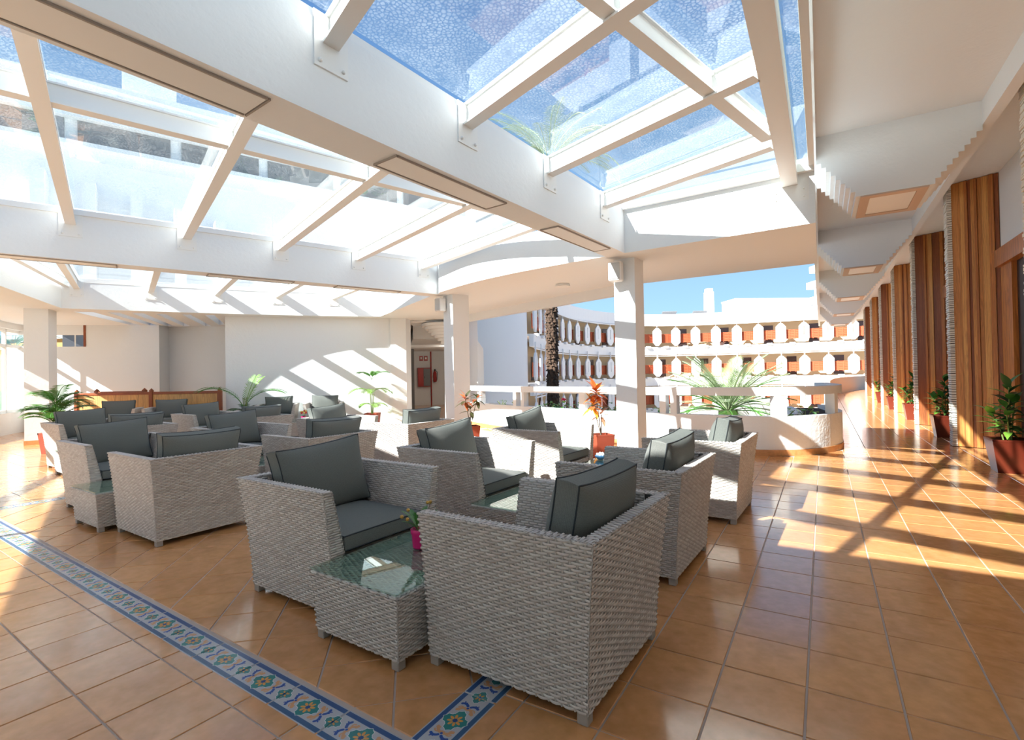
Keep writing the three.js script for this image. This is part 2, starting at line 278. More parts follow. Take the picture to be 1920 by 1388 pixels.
/* ------------------------------------------------------------------ roof lights */
function iBar(p, q, w, y0, h) { return merge([bar(p, q, w, y0, y0 + 0.016), bar(p, q, 0.022, y0 + 0.016, y0 + h - 0.014), bar(p, q, w * 0.62, y0 + h - 0.014, y0 + h)]); }
function bracket(parent, p, az, y, side) {                        // plate on a beam face at p; az = direction of the face
  const u = dir(az), n = [u[1] * side, -u[0] * side], a = add(p, u, -0.13), b = add(p, u, 0.13), o = 0.006 * side;
  const g = [bar(a, b, 0.012, y - 0.17, y + 0.2, o)];
  for (const s of [-0.09, 0.09]) for (const t of [-0.13]) { const c = add(add(p, u, s), n, 0.018); g.push(new THREE.SphereGeometry(0.014, 8, 6).translate(c[0], y + t, -c[1])); }
  mesh('bracket', merge(g), paintSteel, parent);
}
function pane(parent, poly) {
  if (areaOf(poly) < 0) poly = poly.slice().reverse();
  const m = mesh('pane', new THREE.ShapeGeometry(new THREE.Shape(poly.map((p) => new THREE.Vector2(...p)))).rotateX(-Math.PI / 2).translate(0, GLASS, 0), roofGlass, parent);
  const dg = new THREE.ShapeGeometry(new THREE.Shape(poly.map((p) => new THREE.Vector2(...p)))); const uv = dg.attributes.uv; for (let i = 0; i < uv.count; i++) uv.setXY(i, uv.getX(i) / 1.05, uv.getY(i) / 1.05);
  mesh('dust_film', dg.rotateX(-Math.PI / 2).translate(0, GLASS + 0.004, 0), roofDirt, m);
}
const w1 = setting('window_1', 'roof light over the corridor side with white steel bars and dusty panes', 'skylight');
const w2 = setting('window_2', 'roof light between the two plaster beams with white steel bars', 'skylight');
const w3 = setting('window_3', 'far roof light in front of the back wall', 'skylight');
const hallEdge = cf(0, -0.06);
{ // bay 1
  const nb = 6, ends = [];
  for (let k = 0; k < nb; k++) { const p = add(B1R, dir(B1RA), -0.70 - 1.408 * k), q = meet(p, BARA, cf(0, -0.375), CA); ends.push([p, q]); if (k < nb - 1) { mesh('bar', iBar(p, q, 0.12, BARY, 0.21), paintSteel, w1); bracket(w1, p, B1RA, BARY, 1); } }
  const b3q = [3.43, 6.16], b3p = add(b3q, dir(CA), -13);
  mesh('main_beam', merge([bar(b3p, b3q, 0.17, BARY, BARY + 0.28)]), paintSteel, w1);
  mesh('end_plate', merge([bar(add(b3q, dir(124.4), -0.2), add(b3q, dir(124.4), 0.2), 0.014, BARY - 0.2, BARY + 0.3), ...[[-0.15, -0.06], [-0.15, -0.15], [0.15, -0.06], [0.15, -0.15]].map(([s, y]) => { const c = add(add(b3q, dir(124.4), s), dir(214.4), 0.012); return new THREE.SphereGeometry(0.012, 8, 6).translate(c[0], BARY + y, -c[1]); })]), paintSteel, w1);
  const pu = [2.56, 4.97], pv = meet(pu, 46.8, endLeft, 120.5);
  mesh('purlin', iBar(pv, pu, 0.11, BARY + 0.02, 0.18), paintSteel, w1);
  let prev = [S1a, meet(S1a, 124.4, hallEdge, CA)];
  for (let k = 0; k < nb; k++) { const cur = [ends[k][0], meet(ends[k][0], BARA, hallEdge, CA)]; const e = k === nb - 1 ? [endLeft, endRight] : cur; pane(w1, [prev[0], prev[1], e[1], e[0]]); prev = cur; }
  mesh('curb', merge([bar(S1a, S1b, 0.07, CURB, GLASS - 0.01, 0.04), bar(B1R, B1Rback, 0.05, CURB + 0.02, GLASS - 0.01, 0.05)]), paintSteel, w1);
  // upright glazing between the roof light and the edge of the high corridor ceiling
  for (let k = -9; k < 10; k += 1.45) { const a = cf(k, -0.05), b = cf(k + 1.43, -0.05); mesh('clerestory_pane', bar(a, b, 0.008, CURB + 0.1, 4.34), clearGlass, w1); mesh('clerestory_post', bar(cf(k + 1.41, -0.05), cf(k + 1.45, -0.05), 0.03, CURB + 0.08, 4.34), blackMat, w1); }
  mesh('glass_edge', bar(cf(-4, -0.075), cf(7.8, -0.075), 0.012, GLASS - 0.006, GLASS + 0.03), phy({ color: '#5aa578', roughness: 0.2, transmission: 0.4, thickness: 0 }), w1);
  mesh('clerestory_sill', bar(cf(-9, -0.05), cf(10, -0.05), 0.06, CURB + 0.05, CURB + 0.11), paintSteel, w1);
}
{ // bay 2
  const ends = [];
  for (let k = 0; k < 6; k++) { const p = add([-1.80, 10.535], dir(B2A), -1.39 * k), q = meet(p, BARA, B1L, B1LA); ends.push([p, q]); if (k < 5) { mesh('bar', iBar(p, q, 0.12, BARY, 0.21), paintSteel, w2); bracket(w2, p, B2A, BARY, 1); } }
  mesh('purlin', iBar(meet([-1.6, 5.85], 50, bar0N, BARA), meet([-1.6, 5.85], 50, B1L, B1LA), 0.11, BARY + 0.02, 0.18), paintSteel, w2);
  pane(w2, [B2N, ...curve, ends[0][1], ends[0][0]]);
  for (let k = 1; k < 6; k++) { const a = ends[k - 1], b = k === 5 ? [bar0N, bar0L] : ends[k]; pane(w2, [a[0], a[1], b[1], b[0]]); }
  mesh('curb', merge([bar(B2end, B2N, 0.06, CURB + 0.02, GLASS - 0.01, -0.0), bar(B1L, B1Lback, 0.05, CURB + 0.02, GLASS - 0.01, -0.03)]), paintSteel, w2);
}
{ // bay 3
  const line = [bandL, ...bandPts, bandR], acc = [0]; for (let i = 1; i < line.length; i++) acc.push(acc[i - 1] + Math.hypot(...sub(line[i], line[i - 1])));
  const onBand = (x) => { let i = 1; while (i < line.length - 1 && acc[i] < x) i++; const u = sub(line[i], line[i - 1]); return { p: lerp2(line[i - 1], line[i], (x - acc[i - 1]) / (acc[i] - acc[i - 1])), az: Math.atan2(u[0], u[1]) / R }; };
  const ends = [];
  for (let k = 0; k < 5; k++) { const { p, az } = onBand(0.28 + 1.43 * k), q = meet(p, BARA + (k === 0 ? 2 : 1), B2F, B2A); ends.push([p, q, 0.28 + 1.43 * k]); mesh('bar', iBar(p, q, 0.12, BARY - 0.03, 0.21), paintSteel, w3); bracket(w3, p, az, BARY - 0.04, 1); }
  mesh('edge_bar', iBar(add(bandL, dir(67), 0.1), add(bay3near, dir(B2A), 0.25), 0.11, BARY, 0.2), paintSteel, w3);
  const between = (x0, x1) => line.filter((_, i) => acc[i] > x0 + 0.01 && acc[i] < x1 - 0.01);
  pane(w3, [bay3near, bandL, ...between(0, ends[0][2]), ends[0][0], ends[0][1]]);
  for (let k = 1; k < 5; k++) pane(w3, [ends[k - 1][1], ends[k - 1][0], ...between(ends[k - 1][2], ends[k][2]), ends[k][0], ends[k][1]]);
  pane(w3, [ends[4][1], ends[4][0], ...between(ends[4][2], 99), bandR, [-1.78, 11.05], B2F]);
  mesh('curb', merge(line.slice(1).map((p, i) => bar(line[i], p, 0.07, CURB, GLASS - 0.01, -0.03))), paintSteel, w3);
}

/* ------------------------------------------------------------------ high corridor ceiling with stepped blocks */
{
  mesh('hall_slab', prism([cf(-9, -0.1), cf(40, -0.1), cf(40, 2.9), cf(-9, 2.9)], HALL, HALL + 0.35), white, ceiling);
  mesh('edge_beam', prism([cf(-9, -0.1), cf(40, -0.1), cf(40, 0), cf(-9, 0)], 4.34, HALL), white, ceiling);
  mesh('edge_beam', prism([cf(-9, 1.743), cf(40, 1.743), cf(40, 1.86), cf(-9, 1.86)], 4.355, HALL), white, ceiling);
  const prof = [[0, HALL], [0, 4.34]], N = 9;
  for (let i = 0; i < N; i++) { const b = 0.5 * (i + 1) / N, y0 = 4.34 - 0.61 * i / N, y1 = 4.34 - 0.61 * (i + 1) / N; prof.push([b - 0.5 / N + 0.002, y1], [b, y1]); }
  for (let i = 0; i < N; i++) { const b0 = 1.225 + 0.518 * i / N, y1 = 3.73 + 0.625 * (i + 1) / N; prof.push([b0 + 0.518 / N, 3.73 + 0.625 * i / N], [b0 + 0.518 / N, y1]); }
  prof.push([1.743, HALL]);
  const sh = new THREE.Shape(prof.map((p) => new THREE.Vector2(p[0], p[1])));
  const blockGeo = new THREE.ExtrudeGeometry(sh, { depth: 1.12, bevelEnabled: false }).translate(0, 0, -1.12);       // local x = across, y = up, -z = along
  const frameGeo = merge([box(0.725, 0.02, 0.12, 0.8625, 3.72, 0.06), box(0.725, 0.02, 0.12, 0.8625, 3.72, 1.06), box(0.11, 0.02, 0.88, 0.555, 3.72, 0.56), box(0.11, 0.02, 0.88, 1.17, 3.72, 0.56)]).translate(0, 0, -1.12);
  const diffuser = box(0.5, 0.008, 0.87, 0.8625, 3.724, -0.56);
  for (let k = -1; k < 5; k++) {
    const o = cf(8.27 + 5.65 * k, 0), m = mesh('stepped_block', blockGeo, white, ceiling);
    m.position.set(o[0], 0, -o[1]); m.rotation.y = -CA * R;
    mesh('light_frame', frameGeo, tan, m); mesh('light_panel', diffuser, paintSteel, m);
  }
}

/* ------------------------------------------------------------------ walls */
const wallRight = setting('wall_right', 'white corridor wall behind the wooden fins', 'wall');
mesh('wall_face', bar(cf(-9, 2.6), cf(40, 2.6), 0.3, 0, HALL + 0.3, 0.15), white, wallRight);
const wallRear = setting('wall_rear', 'unseen rear wall of the lounge, glazing added for fill daylight', 'wall');  // glazing behind the camera, added to bring fill light to the near seats

const wallLeft = setting('wall_left', 'white window wall along the terrace with tall framed panes', 'wall');
{
  const seg = (p, q, wl, sill, top) => {
    const wallLeft = wl;
    mesh('sill_wall', bar(p, q, 0.25, 0, sill, -0.12), white, wallLeft); mesh('lintel', bar(p, q, 0.25, 2.98, top, -0.12), white, wallLeft);
    mesh('skirting', bar(p, q, 0.02, 0, 0.1, 0.02), skirt, wallLeft);
    const L = Math.hypot(...sub(q, p)), n = Math.max(1, Math.round(L / 1.7));
    for (let i = 0; i <= n; i++) { const a = lerp2(p, q, Math.max(0, (i - 0.035 / (L / n)) / n)), b = lerp2(p, q, Math.min(1, (i + 0.035 / (L / n)) / n)); mesh('mullion', bar(a, b, 0.09, sill, 2.98, -0.1), paintSteel, wallLeft); }
    for (const [y0, y1] of [[sill, sill + 0.08], [2.46, 2.54], [2.9, 2.98]]) mesh('transom', bar(p, q, 0.09, y0, y1, -0.1), paintSteel, wallLeft);
    for (let i = 0; i < n; i++) { mesh('pane', bar(lerp2(p, q, (i + 0.02) / n), lerp2(p, q, (i + 0.98) / n), 0.006, sill + 0.08, 2.46, -0.1), clearGlass, wallLeft); mesh('pane', bar(lerp2(p, q, (i + 0.02) / n), lerp2(p, q, (i + 0.98) / n), 0.006, 2.54, 2.9, -0.1), clearGlass, wallLeft); }
  };
  seg(wallL[0], wallL[1], wallLeft, 0.6, SOF); seg(wallL[1], wallL[2], wallLeft, 0.6, SOF); seg(wallL[2], wallL[3], wallLeft, 0.6, SOF); mesh('wall_face', bar(wallL[3], wallL[4], 0.25, 0, SOF, -0.12), white, wallLeft);
  seg(cf(-4.2, 2.6), wallL[4], wallRear, 0.1, HALL);
}
// (added porch out of view: the roof runs on and keeps sun off the glazing)
const wallBack = setting('wall_back', 'white back wall with recess and corridor opening', 'wall');
{
  mesh('wall_face', prism([[-7.79, 13.78], [-3.57, 14.98], [-3.62, 15.2], [-7.85, 14.05]], 0, SOF), white, wallBack);
  mesh('pilaster', prism([[-3.57, 14.93], [-3.13, 15.03], [-3.10, 15.6], [-3.62, 15.5]], 0, SOF), white, wallBack);
  mesh('recess_wall', prism([[-11.06, 16.33], [-7.6, 16.3], [-7.6, 16.55], [-11.06, 16.55]], 0, SOF), white, wallBack);
  mesh('recess_wall', prism([[-7.83, 13.95], [-7.65, 14.0], [-7.65, 16.5], [-7.83, 16.5]], 0, SOF), white, wallBack);
  mesh('block_wall', prism([[-12.13, 15.417], [-10.885, 15.64], [-11.06, 16.4], [-12.2, 16.4]], 0, SOF), white, wallBack);
  const wp = [-14.95, 14.915], wq = [-12.13, 15.417], wa = lerp2(wp, wq, 0.73);
  mesh('side_wall', bar(wp, wq, 0.2, 0, 2.505, -0.1), white, wallBack); mesh('side_wall', bar(wp, wq, 0.2, 2.87, SOF, -0.1), white, wallBack); mesh('side_wall', bar(wa, wq, 0.2, 2.505, 2.87, -0.1), white, wallBack);
  mesh('window_post', bar(lerp2(wp, wq, 0.725), lerp2(wp, wq, 0.745), 0.08, 2.50, SOF, -0.02), redWood, wallBack);
  mesh('window_post', bar(lerp2(wp, wq, 0.62), lerp2(wp, wq, 0.628), 0.03, 2.505, 2.87, -0.1), paintSteel, wallBack);
  // dim corridor beyond
  mesh('passage_wall', bar([-3.1, 15.5], [-5.1, 25.2], 0.2, 0, SOF, -0.1), white, wallBack);
  mesh('passage_wall', bar([-5.2, 24.85], [-1.2, 26.3], 0.2, 0, SOF, -0.1), white, wallBack);
  mesh('passage_wall', bar([-1.35, 15.1], [-1.2, 26.4], 0.2, 0, SOF, -0.1), white, wallBack);
  mesh('passage_ceiling', prism([[-3.3, 17.0], [-1.1, 17.0], [-1.1, 26.6], [-5.5, 26.6]], 2.68, SOF + 0.004), white, wallBack);
  mesh('passage_roof', prism([[-3.6, 15.6], [-1.0, 15.0], [-1.0, 26.6], [-5.8, 26.6]], SOF + 0.006, SOF + 0.25), white, wallBack);
  for (let i = 0; i < 7; i++) mesh('ceiling_slat', bar([-3.25, 15.75 + i * 0.17], [-1.3, 15.75 + i * 0.17], 0.07, SOF - 0.05, SOF), white, wallBack);
}
{
  const corbel = thing('stepped_corbel', 'white stepped round corbel hanging in the dim passage', 'corbel', [-2.13, 2.44, 16.15]);
  for (let i = 0; i < 7; i++) mesh('step', new THREE.CylinderGeometry(0.12 + 0.1 * i, 0.12 + 0.1 * i, 0.088, 32).translate(0, 0.045 + i * 0.09, 0), white, corbel);
  const pw = (s) => add([-5.2, 24.85], dir(70.1), s), pn = dir(160.1), at = (s, o) => { const p = add(pw(s), pn, o); return p; };
  const c = thing('hose_cabinet', 'red fire hose cabinet with grey door on the passage wall', 'fire cabinet', [at(0.86, 0.12)[0], 0.92, at(0.86, 0.12)[1]], yaw(160.1));
  mesh('body', rbox(0.62, 0.93, 0.2, 0.01, 0, 0.465, 0), redPaint, c); mesh('door', rbox(0.34, 0.86, 0.02, 0.006, 0.13, 0.465, 0.11), greyPaint, c); mesh('handle', box(0.02, 0.1, 0.02, 0.0, 0.46, 0.13), blackMat, c);
  const e = thing('fire_extinguisher', 'red fire extinguisher hung on the passage wall', 'extinguisher', [at(1.4, 0.13)[0], 1.15, at(1.4, 0.13)[1]], yaw(160.1));
  mesh('cylinder', new THREE.LatheGeometry([[0, 0], [0.08, 0], [0.085, 0.03], [0.085, 0.42], [0.06, 0.5], [0.025, 0.52], [0.025, 0.56], [0, 0.56]].map((p) => new THREE.Vector2(...p)), 20), redPaint, e); mesh('valve', rbox(0.05, 0.07, 0.14, 0.01, 0, 0.59, 0.02), blackMat, e); mesh('hose', tube([[0.02, 0.56, 0.06], [0.11, 0.48, 0.04], [0.1, 0.2, 0.03], [0.09, 0.06, 0.02]], 0.012), blackMat, e);
  const p = thing('riser_pipe', 'red painted riser pipe beside the hose cabinet', 'pipe', [at(1.225, 0.05)[0], 0, at(1.225, 0.05)[1]]);
  mesh('pipe', new THREE.CylinderGeometry(0.03, 0.03, 2.66, 12).translate(0, 1.33, 0), redPaint, p); for (const y of [0.5, 2.1]) mesh('clip', new THREE.TorusGeometry(0.036, 0.008, 6, 14).rotateX(Math.PI / 2).translate(0, y, 0), greyPaint, p);
  for (const [s, n] of [[0.75, 'hose'], [0.98, 'alarm']]) { const g = thing('safety_sign', n === 'hose' ? 'small red and white hose sign above the fire cabinet' : 'small red and white alarm sign above the fire cabinet', 'sign', [at(s, 0.012)[0], 2.2, at(s, 0.012)[1]], yaw(160.1)); mesh('plate', box(0.18, 0.24, 0.008, 0, 0.12, 0), redPaint, g); mesh('symbol', box(0.08, 0.1, 0.004, 0, 0.13, 0.007), paintSteel, g); }
  const dr = setting('door_1', 'grey framed door on the left of the passage', 'door'); mesh('frame', merge([bar([-3.72, 18.9], [-3.74, 19.0], 0.14, 0, 2.35), bar([-3.98, 20.2], [-4.0, 20.3], 0.14, 0, 2.35), bar([-3.72, 18.9], [-4.0, 20.3], 0.14, 2.35, 2.45)]), greyPaint, dr); mesh('leaf', bar([-3.75, 19.0], [-3.97, 20.2], 0.05, 0.01, 2.35), blackMat, dr);
  const dr2 = setting('door_2', 'plain pale door at the end of the passage', 'door'); mesh('leaf', bar(at(2.05, 0.03), at(2.85, 0.03), 0.04, 0.01, 2.1), paleWood, dr2); mesh('frame', merge([bar(at(1.97, 0.03), at(2.05, 0.03), 0.08, 0, 2.18), bar(at(2.85, 0.03), at(2.93, 0.03), 0.08, 0, 2.18), bar(at(1.97, 0.03), at(2.93, 0.03), 0.08, 2.1, 2.18)]), greyPaint, dr2);
}

{
  const l = thing('added_fill_lamp', 'added round fill lamp, hidden behind the column to brighten the passage', 'lamp', [-2.55, 2.6, 21.2]);  // added lamp, out of sight, lifts the dark passage walls
  mesh('shade', new THREE.CylinderGeometry(0.17, 0.19, 0.07, 28).translate(0, 0.045, 0), paintSteel, l); mesh('diffuser', new THREE.CylinderGeometry(0.15, 0.15, 0.012, 28).translate(0, 0.004, 0), std({ color: '#fff4e0', emissive: '#fff0d8', emissiveIntensity: 1.2 }), l);
  const p = new THREE.PointLight(new THREE.Color().setRGB(1, 0.9, 0.78), 2.6); p.position.set(0, -0.08, 0); p.castShadow = true; p.shadow.radius = 5; l.add(p);
}
/* ------------------------------------------------------------------ columns */
function column(label, fl, az, w, dep, skirted) {
  const u = dir(az + 90), v = dir(az), poly = [fl, add(fl, u, w), add(add(fl, u, w), v, dep), add(fl, v, dep)], c = lerp2(poly[0], poly[2], 0.5);
  const t = thing('column', label, 'column', [c[0], 0, c[1]]); const loc = poly.map((p) => sub(p, c));
  mesh('shaft', prism(loc, 0, SOF), white, t);
  if (skirted) mesh('skirting', prism(loc.map((p) => add(p, p, 0.04)), 0, 0.1), skirt, t);
}
column('white square column with speaker beside the potted croton', [1.60, 7.82], B1A, 0.34, 0.34, true);
column('white square column next to the passage opening', [-1.472, 11.04], B2A + 0.6, 0.40, 0.40, true);
column('white column in front of the terrace windows with brown skirting', [-11.2, 11.62], -26.5, 0.44, 0.55, true);
function speaker(label, p, y, az) {
  const s = thing('wall_speaker', label, 'speaker', [p[0], y, p[1]], yaw(az)); mesh('cabinet', rbox(0.2, 0.3, 0.17, 0.03, 0, 0.15, 0), paintSteel, s); mesh('grille', rbox(0.165, 0.25, 0.02, 0.009, 0, 0.15, 0.083), std({ color: '#c9c9c6', roughness: 0.7 }), s); mesh('bracket', box(0.05, 0.06, 0.09, 0, 0.15, -0.12), paintSteel, s);
}
speaker('small white speaker high on the column by the planter', [1.60, 7.66], 2.79, 208); speaker('small white speaker high on the column by the passage', [-1.52, 10.92], 2.8, 225);

/* ------------------------------------------------------------------ low planter wall with rail */
function ribbonPath(pts, n) { const c = new THREE.CatmullRomCurve3(pts.map((p) => new THREE.Vector3(p[0], 0, p[1])), false, 'centripetal'), out = []; for (let i = 0; i <= n; i++) { const p = c.getPointAt(i / n), t = c.getTangentAt(i / n), l = Math.hypot(t.x, t.z); out.push({ p: [p.x, p.z], n: [t.z / l, -t.x / l], s: i / n * c.getLength() }); } return out; }
const ribbon = (path, o0, o1, y0, y1) => { const a = path.map((q) => add(q.p, q.n, o0)), b = path.map((q) => add(q.p, q.n, o1)).reverse(); return prism([...a, ...b], y0, y1); };
const planterPath = ribbonPath([[-1.25, 14.7], [-0.9, 14.03], [-0.36, 13.12], [0.8, 11.55], [2.0, 10.12], [2.64, 9.52], [3.3, 8.95], [3.85, 8.5], [4.34, 8.3], [5.05, 8.42], [5.72, 8.88], [6.1, 9.4], [6.4, 10.1], [6.75, 11.0]], 120);
const planter = thing('planter_wall', 'low curved white planter wall with open rail facing the courtyard', 'planter');
mesh('front_wall', ribbon(planterPath, -0.12, 0, 0, 0.645), whiteRough, planter);
mesh('outer_wall', ribbon(planterPath, -0.72, -0.62, -3.2, 0.6), whiteRough, planter);
mesh('soil', ribbon(planterPath, -0.63, -0.11, -0.05, 0.57), soil, planter);
mesh('top_rail', ribbon(planterPath, -0.17, 0.0, 0.985, 1.125), white, planter);
{
  const nearest = (x) => planterPath.reduce((m, q) => Math.abs(q.p[0] / q.p[1] - x) < Math.abs(m.p[0] / m.p[1] - x) ? q : m, planterPath[0]);
  for (const [px, w] of [[900, 0.1], [964, 0.12], [977, 0.12], [1088, 0.16], [1247, 0.12], [1258, 0.12], [1468, 0.2], [1569, 0.16]]) {
    const q = nearest((px - 962) / 950), i = planterPath.indexOf(q), t = [-q.n[1], q.n[0]], c = add(q.p, q.n, -0.085), a = add(c, t, -w / 2), b = add(c, t, w / 2);
    mesh('post', bar(a, b, 0.15, 0.645, 0.985), white, planter);
  }
  const L = planterPath[120].s, nT = Math.round(L / 0.34);
  for (let k = 0; k < nT; k++) { const i0 = Math.round(120 * k / nT), i1 = Math.round(120 * (k + 1) / nT); const seg = planterPath.slice(i0, i1 + 1); if (seg.length > 1) mesh('skirting_tile', ribbon(seg, 0.001, 0.014, 0, 0.1), skirt, planter); }
}
const parapet = thing('corridor_parapet', 'low parapet, its tan standing for warm floor light, following the bend of the corridor', 'parapet');
mesh('wall', ribbon(ribbonPath([cf(12.3, 0.25), cf(20, 0.25), cf(28, 0.4), cf(35, 0.9), cf(40, 1.85), cf(43.6, 2.86), cf(47, 4.2)], 60), -0.15, 0, -0.3, 0.92), tan, parapet);  // warm bounce from the floor is put into the tan wall colour

/* ------------------------------------------------------------------ wooden fins along the corridor */
const plankUV = (g) => { const p = g.attributes.position, u = g.attributes.uv, o = rnd(), q = rnd(); for (let i = 0; i < p.count; i++) u.setXY(i, (p.getX(i) + p.getZ(i)) * 1.6 + o, p.getY(i) * 0.22 + q); return g; };
for (let k = -1; k < 6; k++) {
  const a = 11.75 + 4.13 * k, L = cf(a, 2.03), Rr = cf(a - 0.26, 2.6), c = cf(a, 2.25);
  const t = thing('wooden_fin', 'tall planked wooden fin with stone edge, ' + ['just before', 'first beyond', 'second beyond', 'third beyond', 'fourth beyond', 'fifth beyond', 'sixth beyond'][k + 1] + ' the dark room door', 'wall fin', [c[0], 0, c[1]], 0, 'wooden fins along the corridor');
  const back = cf(a + 0.22, 2.6), backL = cf(a + 0.22, 2.03), loc = (p) => sub(p, c);
  mesh('core', prism([loc(L), loc(Rr), loc(back), loc(backL)], 0, 4.645), darkMortar, t);
  const l = Math.hypot(...sub(Rr, L)), u = [(Rr[0] - L[0]) / l, (Rr[1] - L[1]) / l], nrm = [-u[1], u[0]], out = dot2(nrm, dir(CA)) > 0 ? [u[1], -u[0]] : nrm;
  const ws = [0.13, 0.06, 0.045, 0.04, 0.05, 0.04, 0.06, 0.09, 0.075, 0.06], tot = ws.reduce((s, v) => s + v, 0); let s = 0;
  ws.forEach((w0, i) => { const w = w0 / tot * l, dep = 0.022 + 0.012 * ((i * 7 + k * 3 + 9) % 3); const p0 = add(loc(L), u, s + 0.002), p1 = add(loc(L), u, s + w - 0.002); mesh('plank', plankUV(prism([p0, p1, add(p1, out, dep), add(p0, out, dep)], 0.01, 4.64)), woods[(i * 5 + (k + 2) * 3 + ((i * k) % 2 ? 1 : 0) + 6) % 6], t); s += w; });
  const q0 = cf(a - 0.01, 1.975), q1 = cf(a - 0.01, 2.03);
  mesh('edge_core', prism([loc(q0), loc(q1), loc(cf(a + 0.22, 2.03)), loc(cf(a + 0.22, 1.975))], 0, 4.645), darkMortar, t);
  const stones = []; for (let y = 0.01; y < 4.6;) { const h = rr(0.018, 0.036), ov = rr(0, 0.016); stones.push(prism([loc(cf(a - 0.03 - ov, 1.965 - ov)), loc(cf(a - 0.03 - ov, 2.025)), loc(cf(a + 0.2, 2.03)), loc(cf(a + 0.2, 1.965 - ov))], y, y + h)); y += h + rr(0.008, 0.014); }
  const st = mesh('stone_edge', merge(stones), stoneMat, t); st.userData.kind = 'stuff';
}
for (let k = 0; k < 3; k++) {
  const a = 11.0 + 4.13 * k, d = setting('door_' + (3 + k), k ? 'dark wooden room door further along the corridor' : 'dark wooden room door under a heavy wooden lintel', 'door');
  mesh('lintel', plankUV(bar(cf(a - 2.6, 2.53), cf(a + 0.05, 2.53), 0.22, 2.99, 3.26)), woods[1], d);
  mesh('post', plankUV(bar(cf(a - 0.55, 2.55), cf(a - 0.02, 2.55), 0.14, 0, 2.99)), woods[4], d);
  mesh('leaf', plankUV(bar(cf(a - 2.0, 2.58), cf(a - 0.55, 2.58), 0.08, 0.01, 2.99)), darkWood, d);
  mesh('post', plankUV(bar(cf(a - 2.5, 2.55), cf(a - 2.0, 2.55), 0.14, 0, 2.99)), woods[4], d);
}

/* ------------------------------------------------------------------ wicker furniture */
const strandTones = ['#cfc8c0', '#c6beb6', '#d3cdc5', '#c0b6ad', '#cac1ba', '#d0c6be'].map((c) => new THREE.Color(c)), backTone = new THREE.Color('#c4bcb4');
function newAcc() { return { pos: [], nor: [], col: [], idx: [] }; }
function accGeo(a) { const g = new THREE.BufferGeometry(); g.setAttribute('position', new THREE.Float32BufferAttribute(a.pos, 3)); g.setAttribute('normal', new THREE.Float32BufferAttribute(a.nor, 3)); g.setAttribute('color', new THREE.Float32BufferAttribute(a.col, 3)); g.setIndex(a.idx); return g; }
const v3 = (a) => new THREE.Vector3(a[0], a[1], a[2]);
function weave(A, f, U, V, bl = 0.062, rh = 0.0142) {            // strands over uprights, row by row; f(u,v) in 0..1
  const rows = Math.max(1, Math.round(V / rh)), n = Math.max(1, Math.round(U / bl)), h = n > 1 ? 0.0045 : 0.001;
  const frame = (u, v) => { const e = 1e-3, u0 = Math.min(1 - e, u), v0 = Math.min(1 - e, v), p = v3(f(u0, v0)), tu = v3(f(u0 + e, v0)).sub(p).normalize(), tv = v3(f(u0, v0 + e)).sub(p).normalize(); return { tu, tv, n: new THREE.Vector3().crossVectors(tu, tv).normalize() }; };
  { const N = 5, b = A.pos.length / 3; for (let j = 0; j <= N; j++) for (let i = 0; i <= N; i++) { const fr = frame(i / N, j / N), p = v3(f(i / N, j / N)).addScaledVector(fr.n, -0.007); A.pos.push(p.x, p.y, p.z); A.nor.push(fr.n.x, fr.n.y, fr.n.z); A.col.push(backTone.r, backTone.g, backTone.b); }
    for (let j = 0; j < N; j++) for (let i = 0; i < N; i++) { const a = b + j * (N + 1) + i; A.idx.push(a, a + 1, a + N + 2, a, a + N + 2, a + N + 1); } }
  if (n > 1) for (let m = 0; m <= 2 * n; m++) {                    // uprights that the strands pass over
    const b = A.pos.length / 3, S = 4, du = 0.0045 / U, uc = Math.min(1 - du, Math.max(du, m / (2 * n)));
    for (let i = 0; i <= S; i++) for (let q = -1; q <= 1; q++) { const u = uc + q * du, fr = frame(u, i / S), p = v3(f(u, i / S)).addScaledVector(fr.n, q ? -0.0055 : -0.0005); A.pos.push(p.x, p.y, p.z); const w = fr.n.clone().addScaledVector(fr.tu, q * 0.9).normalize(); A.nor.push(w.x, w.y, w.z); A.col.push(backTone.r, backTone.g, backTone.b); }
    for (let i = 0; i < S; i++) for (let q = 0; q < 2; q++) { const a = b + i * 3 + q; A.idx.push(a, a + 1, a + 4, a, a + 4, a + 3); }
  }
  for (let j = 0; j < rows; j++) {
    const off = (j % 2) * 0.5;
    for (let k = -1; k <= n; k++) {
      const g0 = n > 1 ? 0.07 : 0, s0 = (k + off + g0) / n, s1 = (k + 1 + off - g0) / n, u0 = Math.max(0, s0), u1 = Math.min(1, s1); if (u1 - u0 < 0.12 / n) continue;
      const fr = frame((u0 + u1) / 2, (j + 0.5) / rows), c = strandTones[(rnd() * 6) | 0], kk = rr(0.95, 1.05), b = A.pos.length / 3, S = 3;
      for (let i = 0; i <= S; i++) {
        const u = u0 + (u1 - u0) * i / S, s = (u - s0) / (s1 - s0), z = (h + 0.004) * Math.pow(Math.max(0, Math.sin(Math.PI * s)), 0.6) - 0.004, sl = Math.cos(Math.PI * s) * 0.55;
        for (let m = 0; m < 3; m++) { const v = (j + 0.06 + 0.44 * m) / rows, p = v3(f(u, Math.min(1, v))).addScaledVector(fr.n, m === 1 ? z : z - 0.0035); A.pos.push(p.x, p.y, p.z);
          const q = fr.n.clone().addScaledVector(fr.tu, -sl).addScaledVector(fr.tv, (m - 1) * 0.85).normalize(); A.nor.push(q.x, q.y, q.z); A.col.push(c.r * kk, c.g * kk, c.b * kk); }
      }
      for (let i = 0; i < S; i++) for (let m = 0; m < 2; m++) { const a = b + i * 3 + m; A.idx.push(a, a + 3, a + 4, a, a + 4, a + 1); }
    }
  }
}
